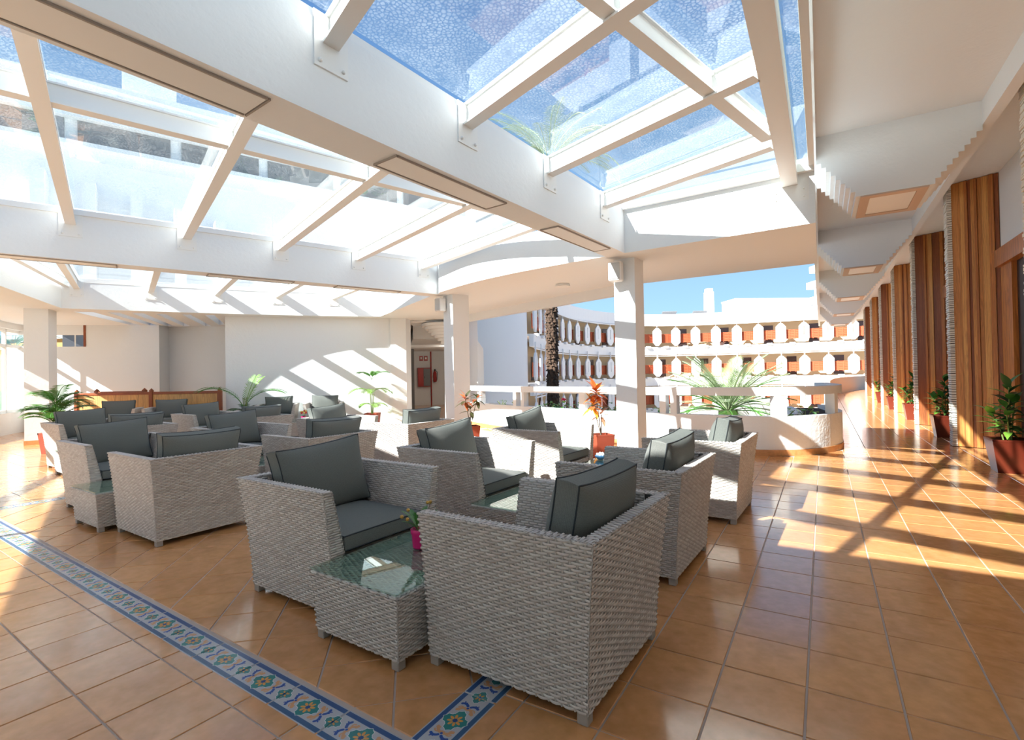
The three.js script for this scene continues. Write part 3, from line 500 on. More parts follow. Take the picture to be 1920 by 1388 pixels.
function pillow(w, h, t, edge, ear = 0.02) {                      // box cushion in the xy plane, thick in z
  const N = 14, pos = [], uv = [], idx = [];
  const P = (x, y, s) => { const X = x * (1 - ear * (1 - Math.pow(Math.abs(y), 2.5)) * 0.9), Y = y * (1 - ear * (1 - Math.pow(Math.abs(x), 2.5))); const b = (1 - Math.pow(Math.abs(x), 3)) * (1 - Math.pow(Math.abs(y), 3)); return [X * w / 2, Y * h / 2, s * (edge / 2 + (t - edge) / 2 * Math.pow(Math.max(0, b), 0.6))]; };
  for (const s of [1, -1]) { const b = pos.length / 3; for (let j = 0; j <= N; j++) for (let i = 0; i <= N; i++) { const ax = Math.sin((i / N - 0.5) * Math.PI), ay = Math.sin((j / N - 0.5) * Math.PI), p = P(ax, ay, s); pos.push(...p); uv.push(p[0] * 5, p[1] * 5); }
    for (let j = 0; j < N; j++) for (let i = 0; i < N; i++) { const a = b + j * (N + 1) + i; if (s > 0) idx.push(a, a + 1, a + N + 2, a, a + N + 2, a + N + 1); else idx.push(a, a + N + 2, a + 1, a, a + N + 1, a + N + 2); } }
  const loop = []; for (let i = 0; i < 4 * N; i++) { const k = i % N, e = (i / N) | 0, q = Math.sin((k / N - 0.5) * Math.PI); loop.push([[q, -1], [1, q], [-q, 1], [-1, -q]][e]); }
  const b = pos.length / 3; loop.forEach(([x, y], i) => { for (const s of [1, 0, -1]) { const p = P(x, y, s); const o = s === 0 ? 0.006 : 0; pos.push(p[0] + Math.sign(Math.abs(x) === 1 ? x : 0) * o, p[1] + Math.sign(Math.abs(y) === 1 ? y : 0) * o, p[2]); uv.push(i * 0.12, s * 0.2); } });
  for (let i = 0; i < loop.length; i++) for (const m of [0, 1]) { const a = b + i * 3 + m, c = b + ((i + 1) % loop.length) * 3 + m; idx.push(a, a + 1, c + 1, a, c + 1, c); }
  const g = new THREE.BufferGeometry(); g.setAttribute('position', new THREE.Float32BufferAttribute(pos, 3)); g.setAttribute('uv', new THREE.Float32BufferAttribute(uv, 2)); g.setIndex(idx); g.computeVertexNormals();
  const pipe = (s) => new THREE.TubeGeometry(new THREE.CatmullRomCurve3(loop.filter((_, i) => i % 2 === 0 || i % N === 0).map(([x, y]) => v3(P(x, y, s))), true), 90, 0.0045, 5, true);
  return { g, pipes: merge([pipe(1), pipe(-1)]) };
}
const CW = 0.83, CD = 0.85, CH = 0.755, BASE = 0.045, flare = (y) => 0.068 * Math.pow(Math.max(0, y) / CH, 1.6), thick = (y) => 0.135 - 0.07 * y / CH;
const chairParts = (() => {
  const Y = (v, a = BASE, b = CH) => a + (b - a) * v;
  const arm = (sx) => {                                           // one arm with its outer, inner, front and top faces
    const A = newAcc(), fw = (g) => sx > 0 ? g : (u, v) => g(1 - u, v);
    weave(A, fw((u, v) => { const y = Y(v), e = flare(y); return [sx * (CW / 2 + e), y, CD / 2 - u * (CD + e)]; }), CD, CH - BASE);
    weave(A, fw((u, v) => { const y = Y(v, 0.34), e = flare(y); return [sx * (CW / 2 + e - thick(y)), y, -(CD / 2 - 0.05) + u * (CD - 0.05)]; }), CD - 0.05, CH - 0.34);
    weave(A, fw((u, v) => { const y = Y(v), e = flare(y), x1 = CW / 2 + e, x0 = x1 - thick(y); return [sx * (x0 + u * (x1 - x0)), y, CD / 2]; }), 0.085, CH - BASE, 0.085);
    weave(A, fw((u, v) => { const e = flare(CH), x1 = CW / 2 + e, x0 = x1 - thick(CH); return [sx * (x0 + u * (x1 - x0)), CH + 0.002, CD / 2 - v * (CD + e)]; }), 0.065, CD, 0.065);
    return accGeo(A);
  };
  const back = (() => { const A = newAcc();
    weave(A, (u, v) => { const y = Y(v), e = flare(y); return [(CW / 2 + e) * (1 - 2 * u), y, -(CD / 2 + e)]; }, CW, CH - BASE);
    weave(A, (u, v) => { const y = Y(v, 0.34), e = flare(y); return [(CW / 2 + e - thick(y)) * (2 * u - 1), y, -(CD / 2 + e - thick(y))]; }, CW - 0.15, CH - 0.34);
    weave(A, (u, v) => { const e = flare(CH), t = thick(CH), z = -(CD / 2 + e) + u * t; return [-(CW / 2 + e - t) + v * 2 * (CW / 2 + e - t), CH + 0.002, z]; }, 0.065, CW - 0.1, 0.065);
    return accGeo(A); })();
  const front = (() => { const A = newAcc(); const x = CW / 2 - 0.1; weave(A, (u, v) => [-x + 2 * x * u, Y(v, BASE, 0.36), CD / 2 - 0.012], 2 * x, 0.31); return accGeo(A); })();
  const seat = pillow(0.655, 0.71, 0.15, 0.085, 0.012), bk = pillow(0.68, 0.485, 0.27, 0.11, 0.06);
  seat.g.rotateX(-Math.PI / 2); seat.pipes.rotateX(-Math.PI / 2);
  return { armL: arm(-1), armR: arm(1), back, front, seat, bk, deck: box(CW - 0.16, 0.02, CD - 0.1, 0, 0.352, 0), foot: rbox(0.05, 0.05, 0.05, 0.006, 0, 0.025, 0) };
})();
function armchair(label, p, az, tilt = 0, slump = 0) {
  const t = thing('wicker_armchair', label, 'armchair', [p[0], 0, p[1]], yaw(az), 'wicker armchairs'), c = chairParts;
  mesh('arm', c.armL, wicker, t); mesh('arm', c.armR, wicker, t); mesh('back', c.back, wicker, t); mesh('front_panel', c.front, wicker, t); mesh('seat_deck', c.deck, footMat, t);
  for (const [x, z] of [[-1, -1], [1, -1], [-1, 1], [1, 1]]) { const m = mesh('foot', c.foot, footMat, t); m.position.set(x * (CW / 2 - 0.028), 0, z * (CD / 2 - 0.028)); }
  const s = mesh('seat_cushion', c.seat.g, fabric, t); s.position.set(0, 0.425, 0.055); mesh('piping', c.seat.pipes, pipingMat, s);
  const b = mesh('back_cushion', c.bk.g, fabric, t); b.position.set(slump, 0.700, -0.262); b.rotation.set(-0.2, 0, tilt); mesh('piping', c.bk.pipes, pipingMat, b);
  return t;
}
const TW = 0.63, TL = 0.86, TH = 0.365;
const tableParts = (() => {
  const e = (y) => 0.025 * Math.pow(y / TH, 1.6), Y = (v) => BASE + (TH - BASE) * v;
  const side = (f, U) => { const A = newAcc(); weave(A, f, U, TH - BASE); return accGeo(A); };
  return { panels: [side((u, v) => { const y = Y(v); return [(TW / 2 + e(y)) * (2 * u - 1), y, TL / 2 + e(y)]; }, TW), side((u, v) => { const y = Y(v); return [-(TW / 2 + e(y)) * (2 * u - 1), y, -TL / 2 - e(y)]; }, TW), side((u, v) => { const y = Y(v); return [TW / 2 + e(y), y, -(TL / 2 + e(y)) * (2 * u - 1)]; }, TL), side((u, v) => { const y = Y(v); return [-TW / 2 - e(y), y, (TL / 2 + e(y)) * (2 * u - 1)]; }, TL)],
    top: (() => { const A = newAcc(); weave(A, (u, v) => [(TW / 2 + 0.025) * (2 * u - 1), TH, -(TL / 2 + 0.025) * (2 * v - 1)], TW, TL); return accGeo(A); })(),
    glass: box(TW + 0.035, 0.007, TL + 0.05, 0, TH + 0.0135, 0) };
})();
function coffeeTable(label, p, az) {
  const t = thing('wicker_table', label, 'table', [p[0], 0, p[1]], yaw(az), 'glass topped wicker tables');
  for (const g of tableParts.panels) mesh('side_panel', g, wicker, t); mesh('woven_top', tableParts.top, wicker, t); mesh('glass_top', tableParts.glass, tableGlass, t);
  for (const [x, z] of [[-1, -1], [1, -1], [-1, 1], [1, 1]]) { const m = mesh('foot', chairParts.foot, footMat, t); m.position.set(x * (TW / 2 - 0.028), 0, z * (TL / 2 - 0.028)); }
  return t;
}
{
  const F = -56, K = 124, oF = [-0.119, 0.583], oK = [0.585, 0.108], oT = [0.1515, 0.248];
  // pairs of near back corners: [chair with its back to the corridor, chair facing it]
  const pairs = [
    [[0.274, 2.01], [-1.745, 3.382], 'at the table with the pink pot'], [[1.045, 3.319], [-0.99, 4.72], 'in the middle pair of the corridor row'], [[2.014, 4.62], [-0.17, 6.22], 'in the pair next to the planter wall'],
    [[-3.025, 4.284], [-5.08, 5.75], 'in the first pair of the middle row'], [[-2.22, 5.53], [-4.38, 7.03], 'in the second pair of the middle row'], [[-1.45, 7.0], [-3.50, 8.38], 'in the last pair of the middle row'],
    [[-5.72, 7.12], [-7.78, 8.46], 'in the first pair of the terrace row'], [[-4.60, 8.63], [-6.74, 10.14], 'in the second pair of the terrace row']];
  const tl = ['glass topped wicker table holding a small pink pot', 'glass topped wicker table in the middle of the corridor row', 'glass topped wicker table holding a blue bowl', 'glass topped wicker table at the near end of the middle row', 'glass topped wicker table in the second pair of the middle row', 'glass topped wicker table in the last pair of the middle row', 'glass topped wicker table at the near end of the terrace row', 'glass topped wicker table in the second pair of the terrace row'];
  pairs.forEach(([a, b, w], i) => {
    armchair('grey wicker armchair, back to the corridor, ' + w, add(a, oF), F, [0.02, -0.02, 0.05, 0, 0.01, -0.01, 0.01, 0][i]);
    armchair('grey wicker armchair facing the corridor, ' + w, add(b, oK), K, [0.07, 0.08, 0.12, 0.06, 0.06, 0.08, 0.04, 0.05][i]);
    coffeeTable(tl[i], add(lerp2(a, b, 0.5), oT), 34);
  });
  armchair('grey wicker armchair backed against the left half of the wooden screen', [-9.75, 12.45], 155); armchair('grey wicker armchair backed against the right half of the wooden screen', [-8.62, 12.72], 157);
  armchair('grey wicker armchair by the back wall next to the leaning palm', [-6.18, 13.34], 163, 0.02); armchair('grey wicker armchair by the back wall nearest the passage', [-5.08, 13.66], 165, -0.02);
  coffeeTable('glass topped wicker table holding red and yellow flowers by the back wall', [-5.38, 12.5], 165);
}
/* ------------------------------------------------------------------ plants */
function leafGeo(L, W, droop, fold = 0.25, n = 6, tip = 1.2) {      // along +z, top side up
  const pos = [], idx = []; for (let i = 0; i <= n; i++) { const s = i / n, w = W / 2 * Math.pow(Math.sin(Math.PI * Math.min(0.999, Math.pow(s, 0.85) * 0.96 + 0.03)), tip), y = -droop * s * s * L, z = L * s * (1 - 0.15 * droop * s); pos.push(-w, y + fold * w, z, 0, y, z, w, y + fold * w, z); }
  for (let i = 0; i < n; i++) for (const m of [0, 1]) { const a = i * 3 + m; idx.push(a, a + 3, a + 4, a, a + 4, a + 1); }
  const g = new THREE.BufferGeometry(); g.setAttribute('position', new THREE.Float32BufferAttribute(pos, 3)); g.setIndex(idx); g.computeVertexNormals(); g.setAttribute('uv', new THREE.Float32BufferAttribute(new Float32Array(pos.length / 3 * 2), 2)); return g;
}
function frondGeo(L, droop, n, ll, lw, rise = 0.9, hang = 0.5) {    // feather frond along +z: stem and leaflets
  const parts = [], at = (s) => { const a = rise - droop * s; return a; }; const pts = [[0, 0, 0]]; let y = 0, z = 0; const N = 14; for (let i = 1; i <= N; i++) { const a = at(i / N); y += Math.sin(a) * L / N; z += Math.cos(a) * L / N; pts.push([0, y, z]); }
  parts.push(tube(pts, 0.008 * Math.min(1.6, L), 14, 5));
  const c = new THREE.CatmullRomCurve3(pts.map(v3)), pos = [];
  for (let i = 0; i < n; i++) { const s = 0.22 + 0.77 * i / n, p = c.getPointAt(s), t = c.getTangentAt(s), l = ll * Math.pow(Math.sin(Math.PI * (0.16 + 0.80 * (i / n))), 0.6) * rr(0.85, 1.1);
    for (const sd of [-1, 1]) { const d = new THREE.Vector3(sd * 0.8, 0.25 - 0.25 * hang, 0).addScaledVector(t, 0.65 + 0.5 * i / n).normalize(), mid = p.clone().addScaledVector(d, l * 0.5), end = p.clone().addScaledVector(d, l).add(new THREE.Vector3(0, -hang * l * 0.55, 0)), w = t.clone().multiplyScalar(lw / 2);
      const a = p.clone().addScaledVector(w, -0.6), b = p.clone().addScaledVector(w, 0.6), e = mid.clone().sub(w), g = mid.clone().add(w); for (const q of [a, b, g, a, g, e, e, g, end]) pos.push(q.x, q.y, q.z); } }
  const g = new THREE.BufferGeometry(); g.setAttribute('position', new THREE.Float32BufferAttribute(pos, 3)); g.setAttribute('uv', new THREE.Float32BufferAttribute(new Float32Array(pos.length / 3 * 2), 2)); g.computeVertexNormals(); parts.push(g); return merge(parts);
}
const put = (m, x, y, z, yw, pitch, roll = 0) => { m.position.set(x, y, z); m.rotation.set(-pitch, yw, roll, 'YXZ'); return m; };
function squarePot(t, w0, w1, h, mat) {
  const s = (w, y) => [[-w / 2, y, -w / 2], [w / 2, y, -w / 2], [w / 2, y, w / 2], [-w / 2, y, w / 2]], g = new THREE.CylinderGeometry(w1 / Math.SQRT2, w0 / Math.SQRT2, h, 4, 1, true).rotateY(Math.PI / 4).translate(0, h / 2, 0), inn = new THREE.CylinderGeometry((w1 - 0.04) / Math.SQRT2, (w0 - 0.02) / Math.SQRT2, h, 4, 1, true).rotateY(Math.PI / 4).translate(0, h / 2, 0).scale(-1, 1, 1);
  const flat = (q) => { const n = q.toNonIndexed(); n.computeVertexNormals(); return n; };
  mesh('pot', merge([flat(g), flat(inn), box(w1, 0.025, 0.022, 0, h - 0.012, w1 / 2 - 0.011), box(w1, 0.025, 0.022, 0, h - 0.012, -w1 / 2 + 0.011), box(0.022, 0.025, w1, w1 / 2 - 0.011, h - 0.012, 0), box(0.022, 0.025, w1, -w1 / 2 + 0.011, h - 0.012, 0), box(w0, 0.02, w0, 0, 0.01, 0)]), mat, t);
  mesh('soil', box(w1 - 0.06, 0.02, w1 - 0.06, 0, h - 0.06, 0), soil, t);
}
const rubberLeaf = [leafGeo(0.24, 0.1, 0.3), leafGeo(0.2, 0.09, 0.5), leafGeo(0.27, 0.105, 0.2)];
function cornerPlant(label, a, b, k) {
  const p = cf(a, b), t = thing('potted_rubber_plant', label, 'potted plant', [p[0], 0, p[1]], yaw(CA + 90), 'pots of glossy plants along the corridor');
  squarePot(t, 0.33, 0.45, 0.44, potRed);
  const stems = [[0, 0, 1.14], [0.14, 0.07, 0.92], [-0.14, -0.06, 0.86], [0.05, -0.14, 0.78]];
  stems.forEach(([x, z, top], si) => { mesh('stem', tube([[x * 0.4, 0.38, z * 0.4], [x * 0.9, 0.65, z * 0.8], [x * 1.3, top, z * 1.3]], 0.009, 10, 6), stemMat, t);
    const n = si ? 14 : 22; for (let i = 0; i < n; i++) { const s = i / (n - 1), y = 0.5 + (top - 0.5) * s, q = 0.4 + 0.9 * s; put(mesh('leaf', rubberLeaf[i % 3], [leafDark, leafMid, leafDark, leafMid, leafLight][(i + si + (y < 0.62 ? 1 : 0)) % (y < 0.75 ? 5 : 4)], t), x * q, y, z * q, i * 2.4 + si + k, 0.15 + 0.85 * s * s + rr(-0.15, 0.2)); } });
}
[9.18, 13.3, 17.45, 21.6, 25.75].forEach((a, k) => cornerPlant(k === 0 ? 'glossy green plant in a red pot before the dark room door' : 'glossy green plant in a square red pot behind the ' + ['', 'first', 'second', 'third', 'fourth'][k] + ' wooden fin beyond the door', a, 2.12, k));
function kentia(label, p, fr, pot, group) {
  const t = thing('potted_palm', label, 'potted palm', [p[0], 0, p[1]]);
  if (pot) squarePot(t, 0.3, 0.38, 0.42, clayPot);
  for (const [L, az, rise, droop, base, mt] of fr) { put(mesh('frond', frondGeo(L, droop, 20, 0.42 * Math.min(1.1, L), 0.021, rise, 0.42), mt || palmLeaf, t), 0, base, 0, yaw(az), 0); }
  for (let i = 0; i < 3; i++) mesh('stem', tube([[0.02 * i - 0.02, 0.35, 0.02], [0.03 * i - 0.03, 0.6, 0], [0.05 * i - 0.05, 0.95, 0]], 0.012, 8, 6), stemMat, t);
}
kentia('bushy potted palm in front of the window column', [-9.25, 10.25], Array.from({ length: 34 }, (_, i) => [rr(0.5, 0.8), i * 67 + 10, rr(1.15, 1.5), rr(1.2, 2.0), rr(0.5, 0.95), i % 3 ? palmLeaf : leafDark]), true);
kentia('leaning potted palm with one long arched frond before the back wall', [-6.98, 13.22], [[1.45, 265, 1.35, 1.75, 0.6, leafMid], [1.15, 80, 1.2, 1.6, 0.7], [1.0, 20, 1.45, 0.5, 0.6, leafLight], [0.95, 60, 1.4, 0.6, 0.65, leafLight], ...Array.from({ length: 9 }, (_, i) => [rr(0.45, 0.65), i * 41, rr(0.5, 1.1), 1.5, 0.55, leafDark])], true);
kentia('slender tiered potted palm at the end of the back wall', [-3.92, 14.15], [...Array.from({ length: 5 }, (_, i) => [rr(0.5, 0.62), i * 73, 1.15, 1.4, 1.35, leafMid]), ...Array.from({ length: 5 }, (_, i) => [rr(0.55, 0.7), i * 71 + 30, 0.8, 1.5, 0.98, leafLight]), ...Array.from({ length: 5 }, (_, i) => [rr(0.4, 0.5), i * 70 + 10, 0.7, 1.4, 0.62, leafLight])], true);
const crotonLeaf = [leafGeo(0.17, 0.06, 0.3), leafGeo(0.14, 0.05, 0.5), leafGeo(0.2, 0.065, 0.2)];
function croton(label, p, heads) {
  const t = thing('potted_croton', label, 'potted plant', [p[0], 0, p[1]], 0.3); squarePot(t, 0.27, 0.33, 0.4, clayPot);
  for (const [x, z, y, n, mats, sc] of heads) { mesh('stem', tube([[0, 0.36, 0], [x * 0.5, (0.36 + y) / 2, z * 0.5], [x, y, z]], 0.008, 10, 6), greyStem, t);
    for (let i = 0; i < n; i++) { const m = mesh('leaf', crotonLeaf[i % 3], mats[i % mats.length], t); put(m, x, y + (i / n) * 0.1 - 0.05, z, i * 2.4, -0.5 + 1.7 * i / n + rr(-0.2, 0.2)); m.scale.setScalar(sc * 1.45); } }
}
croton('tall croton with orange and yellow leaves beside the speaker column', [1.46, 8.42], [[-0.08, 0, 1.08, 24, [crotonA, crotonB, crotonA], 1], [-0.16, 0.05, 0.88, 14, [crotonB, crotonA], 0.95], [0.02, -0.02, 0.72, 8, [leafMat('#b58a6a', 0.2)], 0.8]]);
croton('bushy croton with pink and dark leaves beside the passage column', [-0.86, 10.25], [[-0.1, 0.02, 0.92, 16, [crotonA, leafMat('#e08a72', 0.25), crotonC], 0.9], [0.14, 0.0, 0.93, 12, [crotonC, leafMid, crotonA], 0.9], [0.0, 0.05, 0.72, 8, [crotonC], 0.9]]);
// geraniums in the planter
const geraniumLeaf = leafGeo(0.07, 0.075, 0.3, 0.2, 4, 0.6);
function clump(label, px, n, flower) {
  const q = planterPath.reduce((m, r) => Math.abs(r.p[0] / r.p[1] - (px - 962) / 950) < Math.abs(m.p[0] / m.p[1] - (px - 962) / 950) ? r : m, planterPath[0]), p = add(q.p, q.n, -0.3);
  const t = thing('geranium', label, 'plant', [p[0], 0.57, p[1]], 0, 'small plants in the planter');
  for (let i = 0; i < n; i++) { const a = rnd() * 6.28, r = Math.sqrt(rnd()) * 0.24, m = put(mesh('leaf', geraniumLeaf, [leafLight, leafMid, leafLight][i % 3], t), Math.cos(a) * r, rr(0.02, 0.22) * (1.2 - r * 3), Math.sin(a) * r, rnd() * 6.28, rr(-0.2, 0.9)); m.scale.setScalar(rr(0.8, 1.3)); }
  mesh('stem', merge(Array.from({ length: 5 }, (_, i) => tube([[0, 0, 0], [Math.cos(i * 1.3) * 0.07, 0.08, Math.sin(i * 1.3) * 0.07], [Math.cos(i * 1.3) * 0.14, 0.15, Math.sin(i * 1.3) * 0.14]], 0.006, 4, 4))), stemMat, t);
  if (flower) mesh('flower', merge(Array.from({ length: 9 }, (_, i) => new THREE.SphereGeometry(0.018, 6, 5).translate(0.05 * Math.cos(i * 2.4) * Math.sqrt(i / 9), 0.26 + 0.02 * Math.cos(i), 0.05 * Math.sin(i * 2.4) * Math.sqrt(i / 9)))), std({ color: '#d8335c', roughness: 0.6 }), t);
}
clump('sparse seedling at the passage end of the planter', 925, 6); clump('small sprig beside the double rail post', 950, 6);
clump('leafy geranium before the palm trunk', 1012, 26); clump('geranium with a pink flower before the palm trunk', 1040, 26, true); clump('leafy geranium between palm trunk and rail post', 1069, 22); clump('small geranium behind the tall croton', 1108, 18); clump('round geranium behind the orange croton', 1136, 18); clump('bright green plant just past the speaker column', 1228, 14); clump('low plant at the rounded end of the planter', 1500, 20); clump('trailing plant at the corridor end of the planter', 1540, 20);
// things on the tables
{
  const pink = thing('pink_flower_pot', 'small pink pot with green sprigs and gold berries', 'flower pot', [-0.572, 0.3825, 3.03]);
  mesh('pot', new THREE.LatheGeometry([[0, 0], [0.034, 0], [0.038, 0.01], [0.044, 0.085], [0.049, 0.09], [0.049, 0.115], [0.043, 0.115], [0.04, 0.09], [0, 0.09]].map((p) => new THREE.Vector2(...p)), 24), std({ color: '#d3196f', roughness: 0.35 }), pink);
  const sp = frondGeo(0.17, 0.8, 16, 0.04, 0.008, 1.2, 0.1); for (let i = 0; i < 7; i++) put(mesh('sprig', sp, leafMid, pink), 0, 0.09, 0, i * 0.95, rr(-0.2, 0.3));
  for (let i = 0; i < 6; i++) { const a = i * 1.2 + 2.6, r = 0.07 + 0.025 * (i % 3), y = 0.18 + 0.03 * (i % 4); mesh('twig', tube([[0, 0.09, 0], [Math.cos(a) * r * 0.5, 0.14, Math.sin(a) * r * 0.5], [Math.cos(a) * r, y, Math.sin(a) * r]], 0.0018, 6, 4), greyStem, pink); mesh('berry', new THREE.SphereGeometry(0.011, 10, 8).translate(Math.cos(a) * r, y, Math.sin(a) * r), std({ color: '#c79a4a', roughness: 0.3, metalness: 0.5 }), pink); }
  const bowl = thing('blue_bowl', 'small blue bowl with white blossoms on the table by the planter', 'bowl', [1.03, 0.3825, 6.02]);
  mesh('bowl', new THREE.LatheGeometry([[0, 0], [0.03, 0], [0.06, 0.03], [0.065, 0.05], [0.06, 0.05], [0, 0.035]].map((p) => new THREE.Vector2(...p)), 20), std({ color: '#5f9bd0', roughness: 0.3 }), bowl); for (let i = 0; i < 7; i++) mesh('blossom', new THREE.IcosahedronGeometry(0.016, 1).translate(0.035 * Math.cos(i * 2.4), 0.058 + 0.006 * (i % 3), 0.035 * Math.sin(i * 2.4)), paintSteel, bowl);
  const fl = thing('flower_pot', 'pink pot of red and yellow flowers on the table by the back wall', 'flower pot', [-5.17, 0.3825, 12.52]);
  mesh('pot', new THREE.LatheGeometry([[0, 0], [0.04, 0], [0.055, 0.1], [0.048, 0.1], [0, 0.08]].map((p) => new THREE.Vector2(...p)), 20), std({ color: '#d3196f', roughness: 0.4 }), fl); for (let i = 0; i < 8; i++) { put(mesh('leaf', geraniumLeaf, leafMid, fl), 0, 0.1, 0, i * 0.8, 0.5); mesh('blossom', new THREE.IcosahedronGeometry(0.026, 1).translate(0.06 * Math.cos(i * 2.4), 0.19 + 0.02 * (i % 3), 0.06 * Math.sin(i * 2.4)), std({ color: ['#d23b2f', '#ecd27c'][i % 2], roughness: 0.6 }), fl); }
}
// wooden screen in front of the recess
{
  const t = thing('wooden_screen', 'low wooden screen with pale panels and dark posts before the recess', 'screen', [-9.75, 0, 13.58], -2 * R);
  const posts = [-1.98, 0.08, 1.95]; posts.forEach((x) => { mesh('post', rbox(0.1, 1.14, 0.09, 0.008, x, 0.57, 0), redWood, t); mesh('finial', merge([box(0.07, 0.03, 0.07, x, 1.155, 0), new THREE.ConeGeometry(0.06, 0.06, 4).rotateY(Math.PI / 4).translate(x, 1.2, 0)]), redWood, t); });
  for (let i = 0; i < 2; i++) { const x0 = posts[i] + 0.05, x1 = posts[i + 1] - 0.05, w = x1 - x0, x = (x0 + x1) / 2; mesh('rail', rbox(w, 0.07, 0.07, 0.006, x, 1.1, 0), redWood, t); mesh('rail', rbox(w, 0.1, 0.07, 0.006, x, 0.1, 0), redWood, t); mesh('panel', plankUV(box(w, 0.92, 0.03, x, 0.61, 0)), paleWood, t); }
  const s = thing('wooden_screen', 'second low wooden screen standing behind the first', 'screen', [-10.9, 0, 14.1], -8 * R); for (const x of [-0.75, 0.75]) { mesh('post', rbox(0.1, 1.18, 0.09, 0.008, x, 0.59, 0), redWood, s); mesh('finial', new THREE.ConeGeometry(0.06, 0.06, 4).rotateY(Math.PI / 4).translate(x, 1.21, 0), redWood, s); } mesh('rail', rbox(1.4, 0.07, 0.07, 0.006, 0, 1.12, 0), redWood, s); mesh('panel', plankUV(box(1.4, 1.0, 0.03, 0, 0.58, 0)), paleWood, s);
}

/* ------------------------------------------------------------------ outside: courtyard and hotel ring */
const ground = setting('ground', 'pale paved courtyard ground far below the rail', 'ground');
mesh('paving', prism([[-90, -60], [110, -60], [110, 130], [-90, 130]], -3.6, -3.3), std({ color: '#b9aa93', roughness: 0.95 }), ground);
mesh('terrace', prism([[-40, -12], [-7.2, -12], [-6.5, -0.8], [-9.65, 3.9], [-15.3, 15.9], [-15.3, 30], [-40, 30]], -3.3, -0.12), std({ color: '#6f6a62', roughness: 0.95 }), ground);
mesh('bounce_forecourt', prism([[-40, -45], [22, -45], [22, -9.3], [-40, -9.3]], -3.3, -0.12), std({ color: '#b9ad9c', roughness: 0.95 }), ground);  // unseen ground, made pale to bounce daylight in through the rear glazing
{
  const hotel = thing('hotel_building', 'curved white hotel ring with orange balcony railings and hexagonal screens', 'building');
  const path = ribbonPath([[1.42, 33.7], [3.3, 41], [6.3, 47.7], [10.5, 52.3], [15.7, 54.4], [22, 53.6], [29.8, 50.5], [38, 46], [46, 39]], 120), total = path[120].s, nb = Math.round(total / 2.08);
  const bays = ribbonPath([[1.42, 33.7], [3.3, 41], [6.3, 47.7], [10.5, 52.3], [15.7, 54.4], [22, 53.6], [29.8, 50.5], [38, 46], [46, 39]], nb * 2);
  const cream = std({ color: '#e0c9a4', roughness: 0.9 }), orange = std({ color: '#bb5a34', roughness: 0.7 }), brownGlass = phy({ color: '#59423a', roughness: 0.15 }), hw = std({ color: '#efeeec', roughness: 0.85 });
  for (const L of [4.2, 0.9, -2.4]) { mesh('spandrel', ribbon(path, -0.25, 0.05, L - 0.9, L - 0.05), hw, hotel); mesh('service_pipe', ribbon(path, 0.06, 0.16, L - 1.06, L - 0.98), hw, hotel); mesh('balcony_floor', ribbon(path, -1.6, -0.2, L - 0.2, L - 0.05), hw, hotel); }
  mesh('roof_fascia', ribbon(path, -0.4, 0.25, 6.5, 7.64), hw, hotel); mesh('roof', ribbon(path, -9, -0.35, 6.6, 7.5), hw, hotel); mesh('eaves_pipe', ribbon(path, 0.26, 0.36, 6.36, 6.46), hw, hotel); mesh('back_wall', ribbon(path, -1.8, -1.6, -3.4, 6.6), cream, hotel);
  const finShape = new THREE.Shape([[-0.14, 0.95], [0.14, 0.95], [0.46, 0.6], [0.46, -0.6], [0.14, -0.95], [-0.14, -0.95], [-0.46, -0.6], [-0.46, 0.6]].map((p) => new THREE.Vector2(...p))); finShape.holes.push(new THREE.Path([[-0.04, -0.35], [0.04, -0.35], [0.04, 0.65], [-0.04, 0.65]].map((p) => new THREE.Vector2(...p))));
  const fin = new THREE.ExtrudeGeometry(finShape, { depth: 0.1, bevelEnabled: true, bevelSize: 0.01, bevelThickness: 0.01, bevelSegments: 1 });
  const pole = box(0.09, 0.75, 0.09, 0, 1.3, 0.05), finGeo = merge([fin, pole]);
  const rail = (() => { const g = []; for (let i = 0; i < 6; i++) g.push(box(1.4, 0.05, 0.03, 0, 0.1 + i * 0.17, 0)); for (const x of [-0.7, -0.23, 0.23, 0.7]) g.push(box(0.06, 1.0, 0.05, x, 0.5, 0)); g.push(box(1.4, 0.9, 0.01, 0, 0.5, -0.03)); return merge(g); })();
  const winG = box(0.9, 1.9, 0.06), gut = box(0.5, 0.2, 0.3);
  for (let i = 0; i < nb; i++) {
    const at = (q, o) => add(q.p, q.n, o), e = bays[i * 2], m = bays[i * 2 + 1], ye = yaw(Math.atan2(e.n[0], e.n[1]) / R), ym = yaw(Math.atan2(m.n[0], m.n[1]) / R);
    for (const L of [4.2, 0.9, -2.4]) {
      const set = (x, q, o, y, r) => { const c = at(q, o); x.position.set(c[0], y, -c[1]); x.rotation.y = r; };
      const f = mesh('screen', finGeo, hw, hotel); set(f, e, 0.12, L + 1.02, ye);
      set(mesh('railing', rail, orange, hotel), m, -0.12, L + 0.36, ym);
      if ((i + Math.round(L)) % 2 === 0) set(mesh('window', winG, brownGlass, hotel), m, -1.58, L + 1.0, ym);
      set(mesh('gutter_block', gut, hw, hotel), m, 0.1, L - 0.06, ym);
    }
  }
  const ch = thing('chimney', 'tall white chimney on the hotel roof', 'chimney', [22.4, 7.5, 57.2]); mesh('stack', rbox(0.85, 2.9, 0.85, 0.03, 0, 1.45, 0), hw, ch); mesh('cap', rbox(0.7, 0.4, 0.7, 0.03, 0, 3.08, 0), hw, ch);
  const pt = thing('roof_house', 'long low white plant house on the hotel roof', 'building', [28.4, 7.5, 56.4], 5 * R); mesh('body', box(8.6, 1.65, 3, 0, 0.82, 0), hw, pt); mesh('roof_edge', box(8.7, 0.12, 3.1, 0, 1.7, 0), hw, pt);
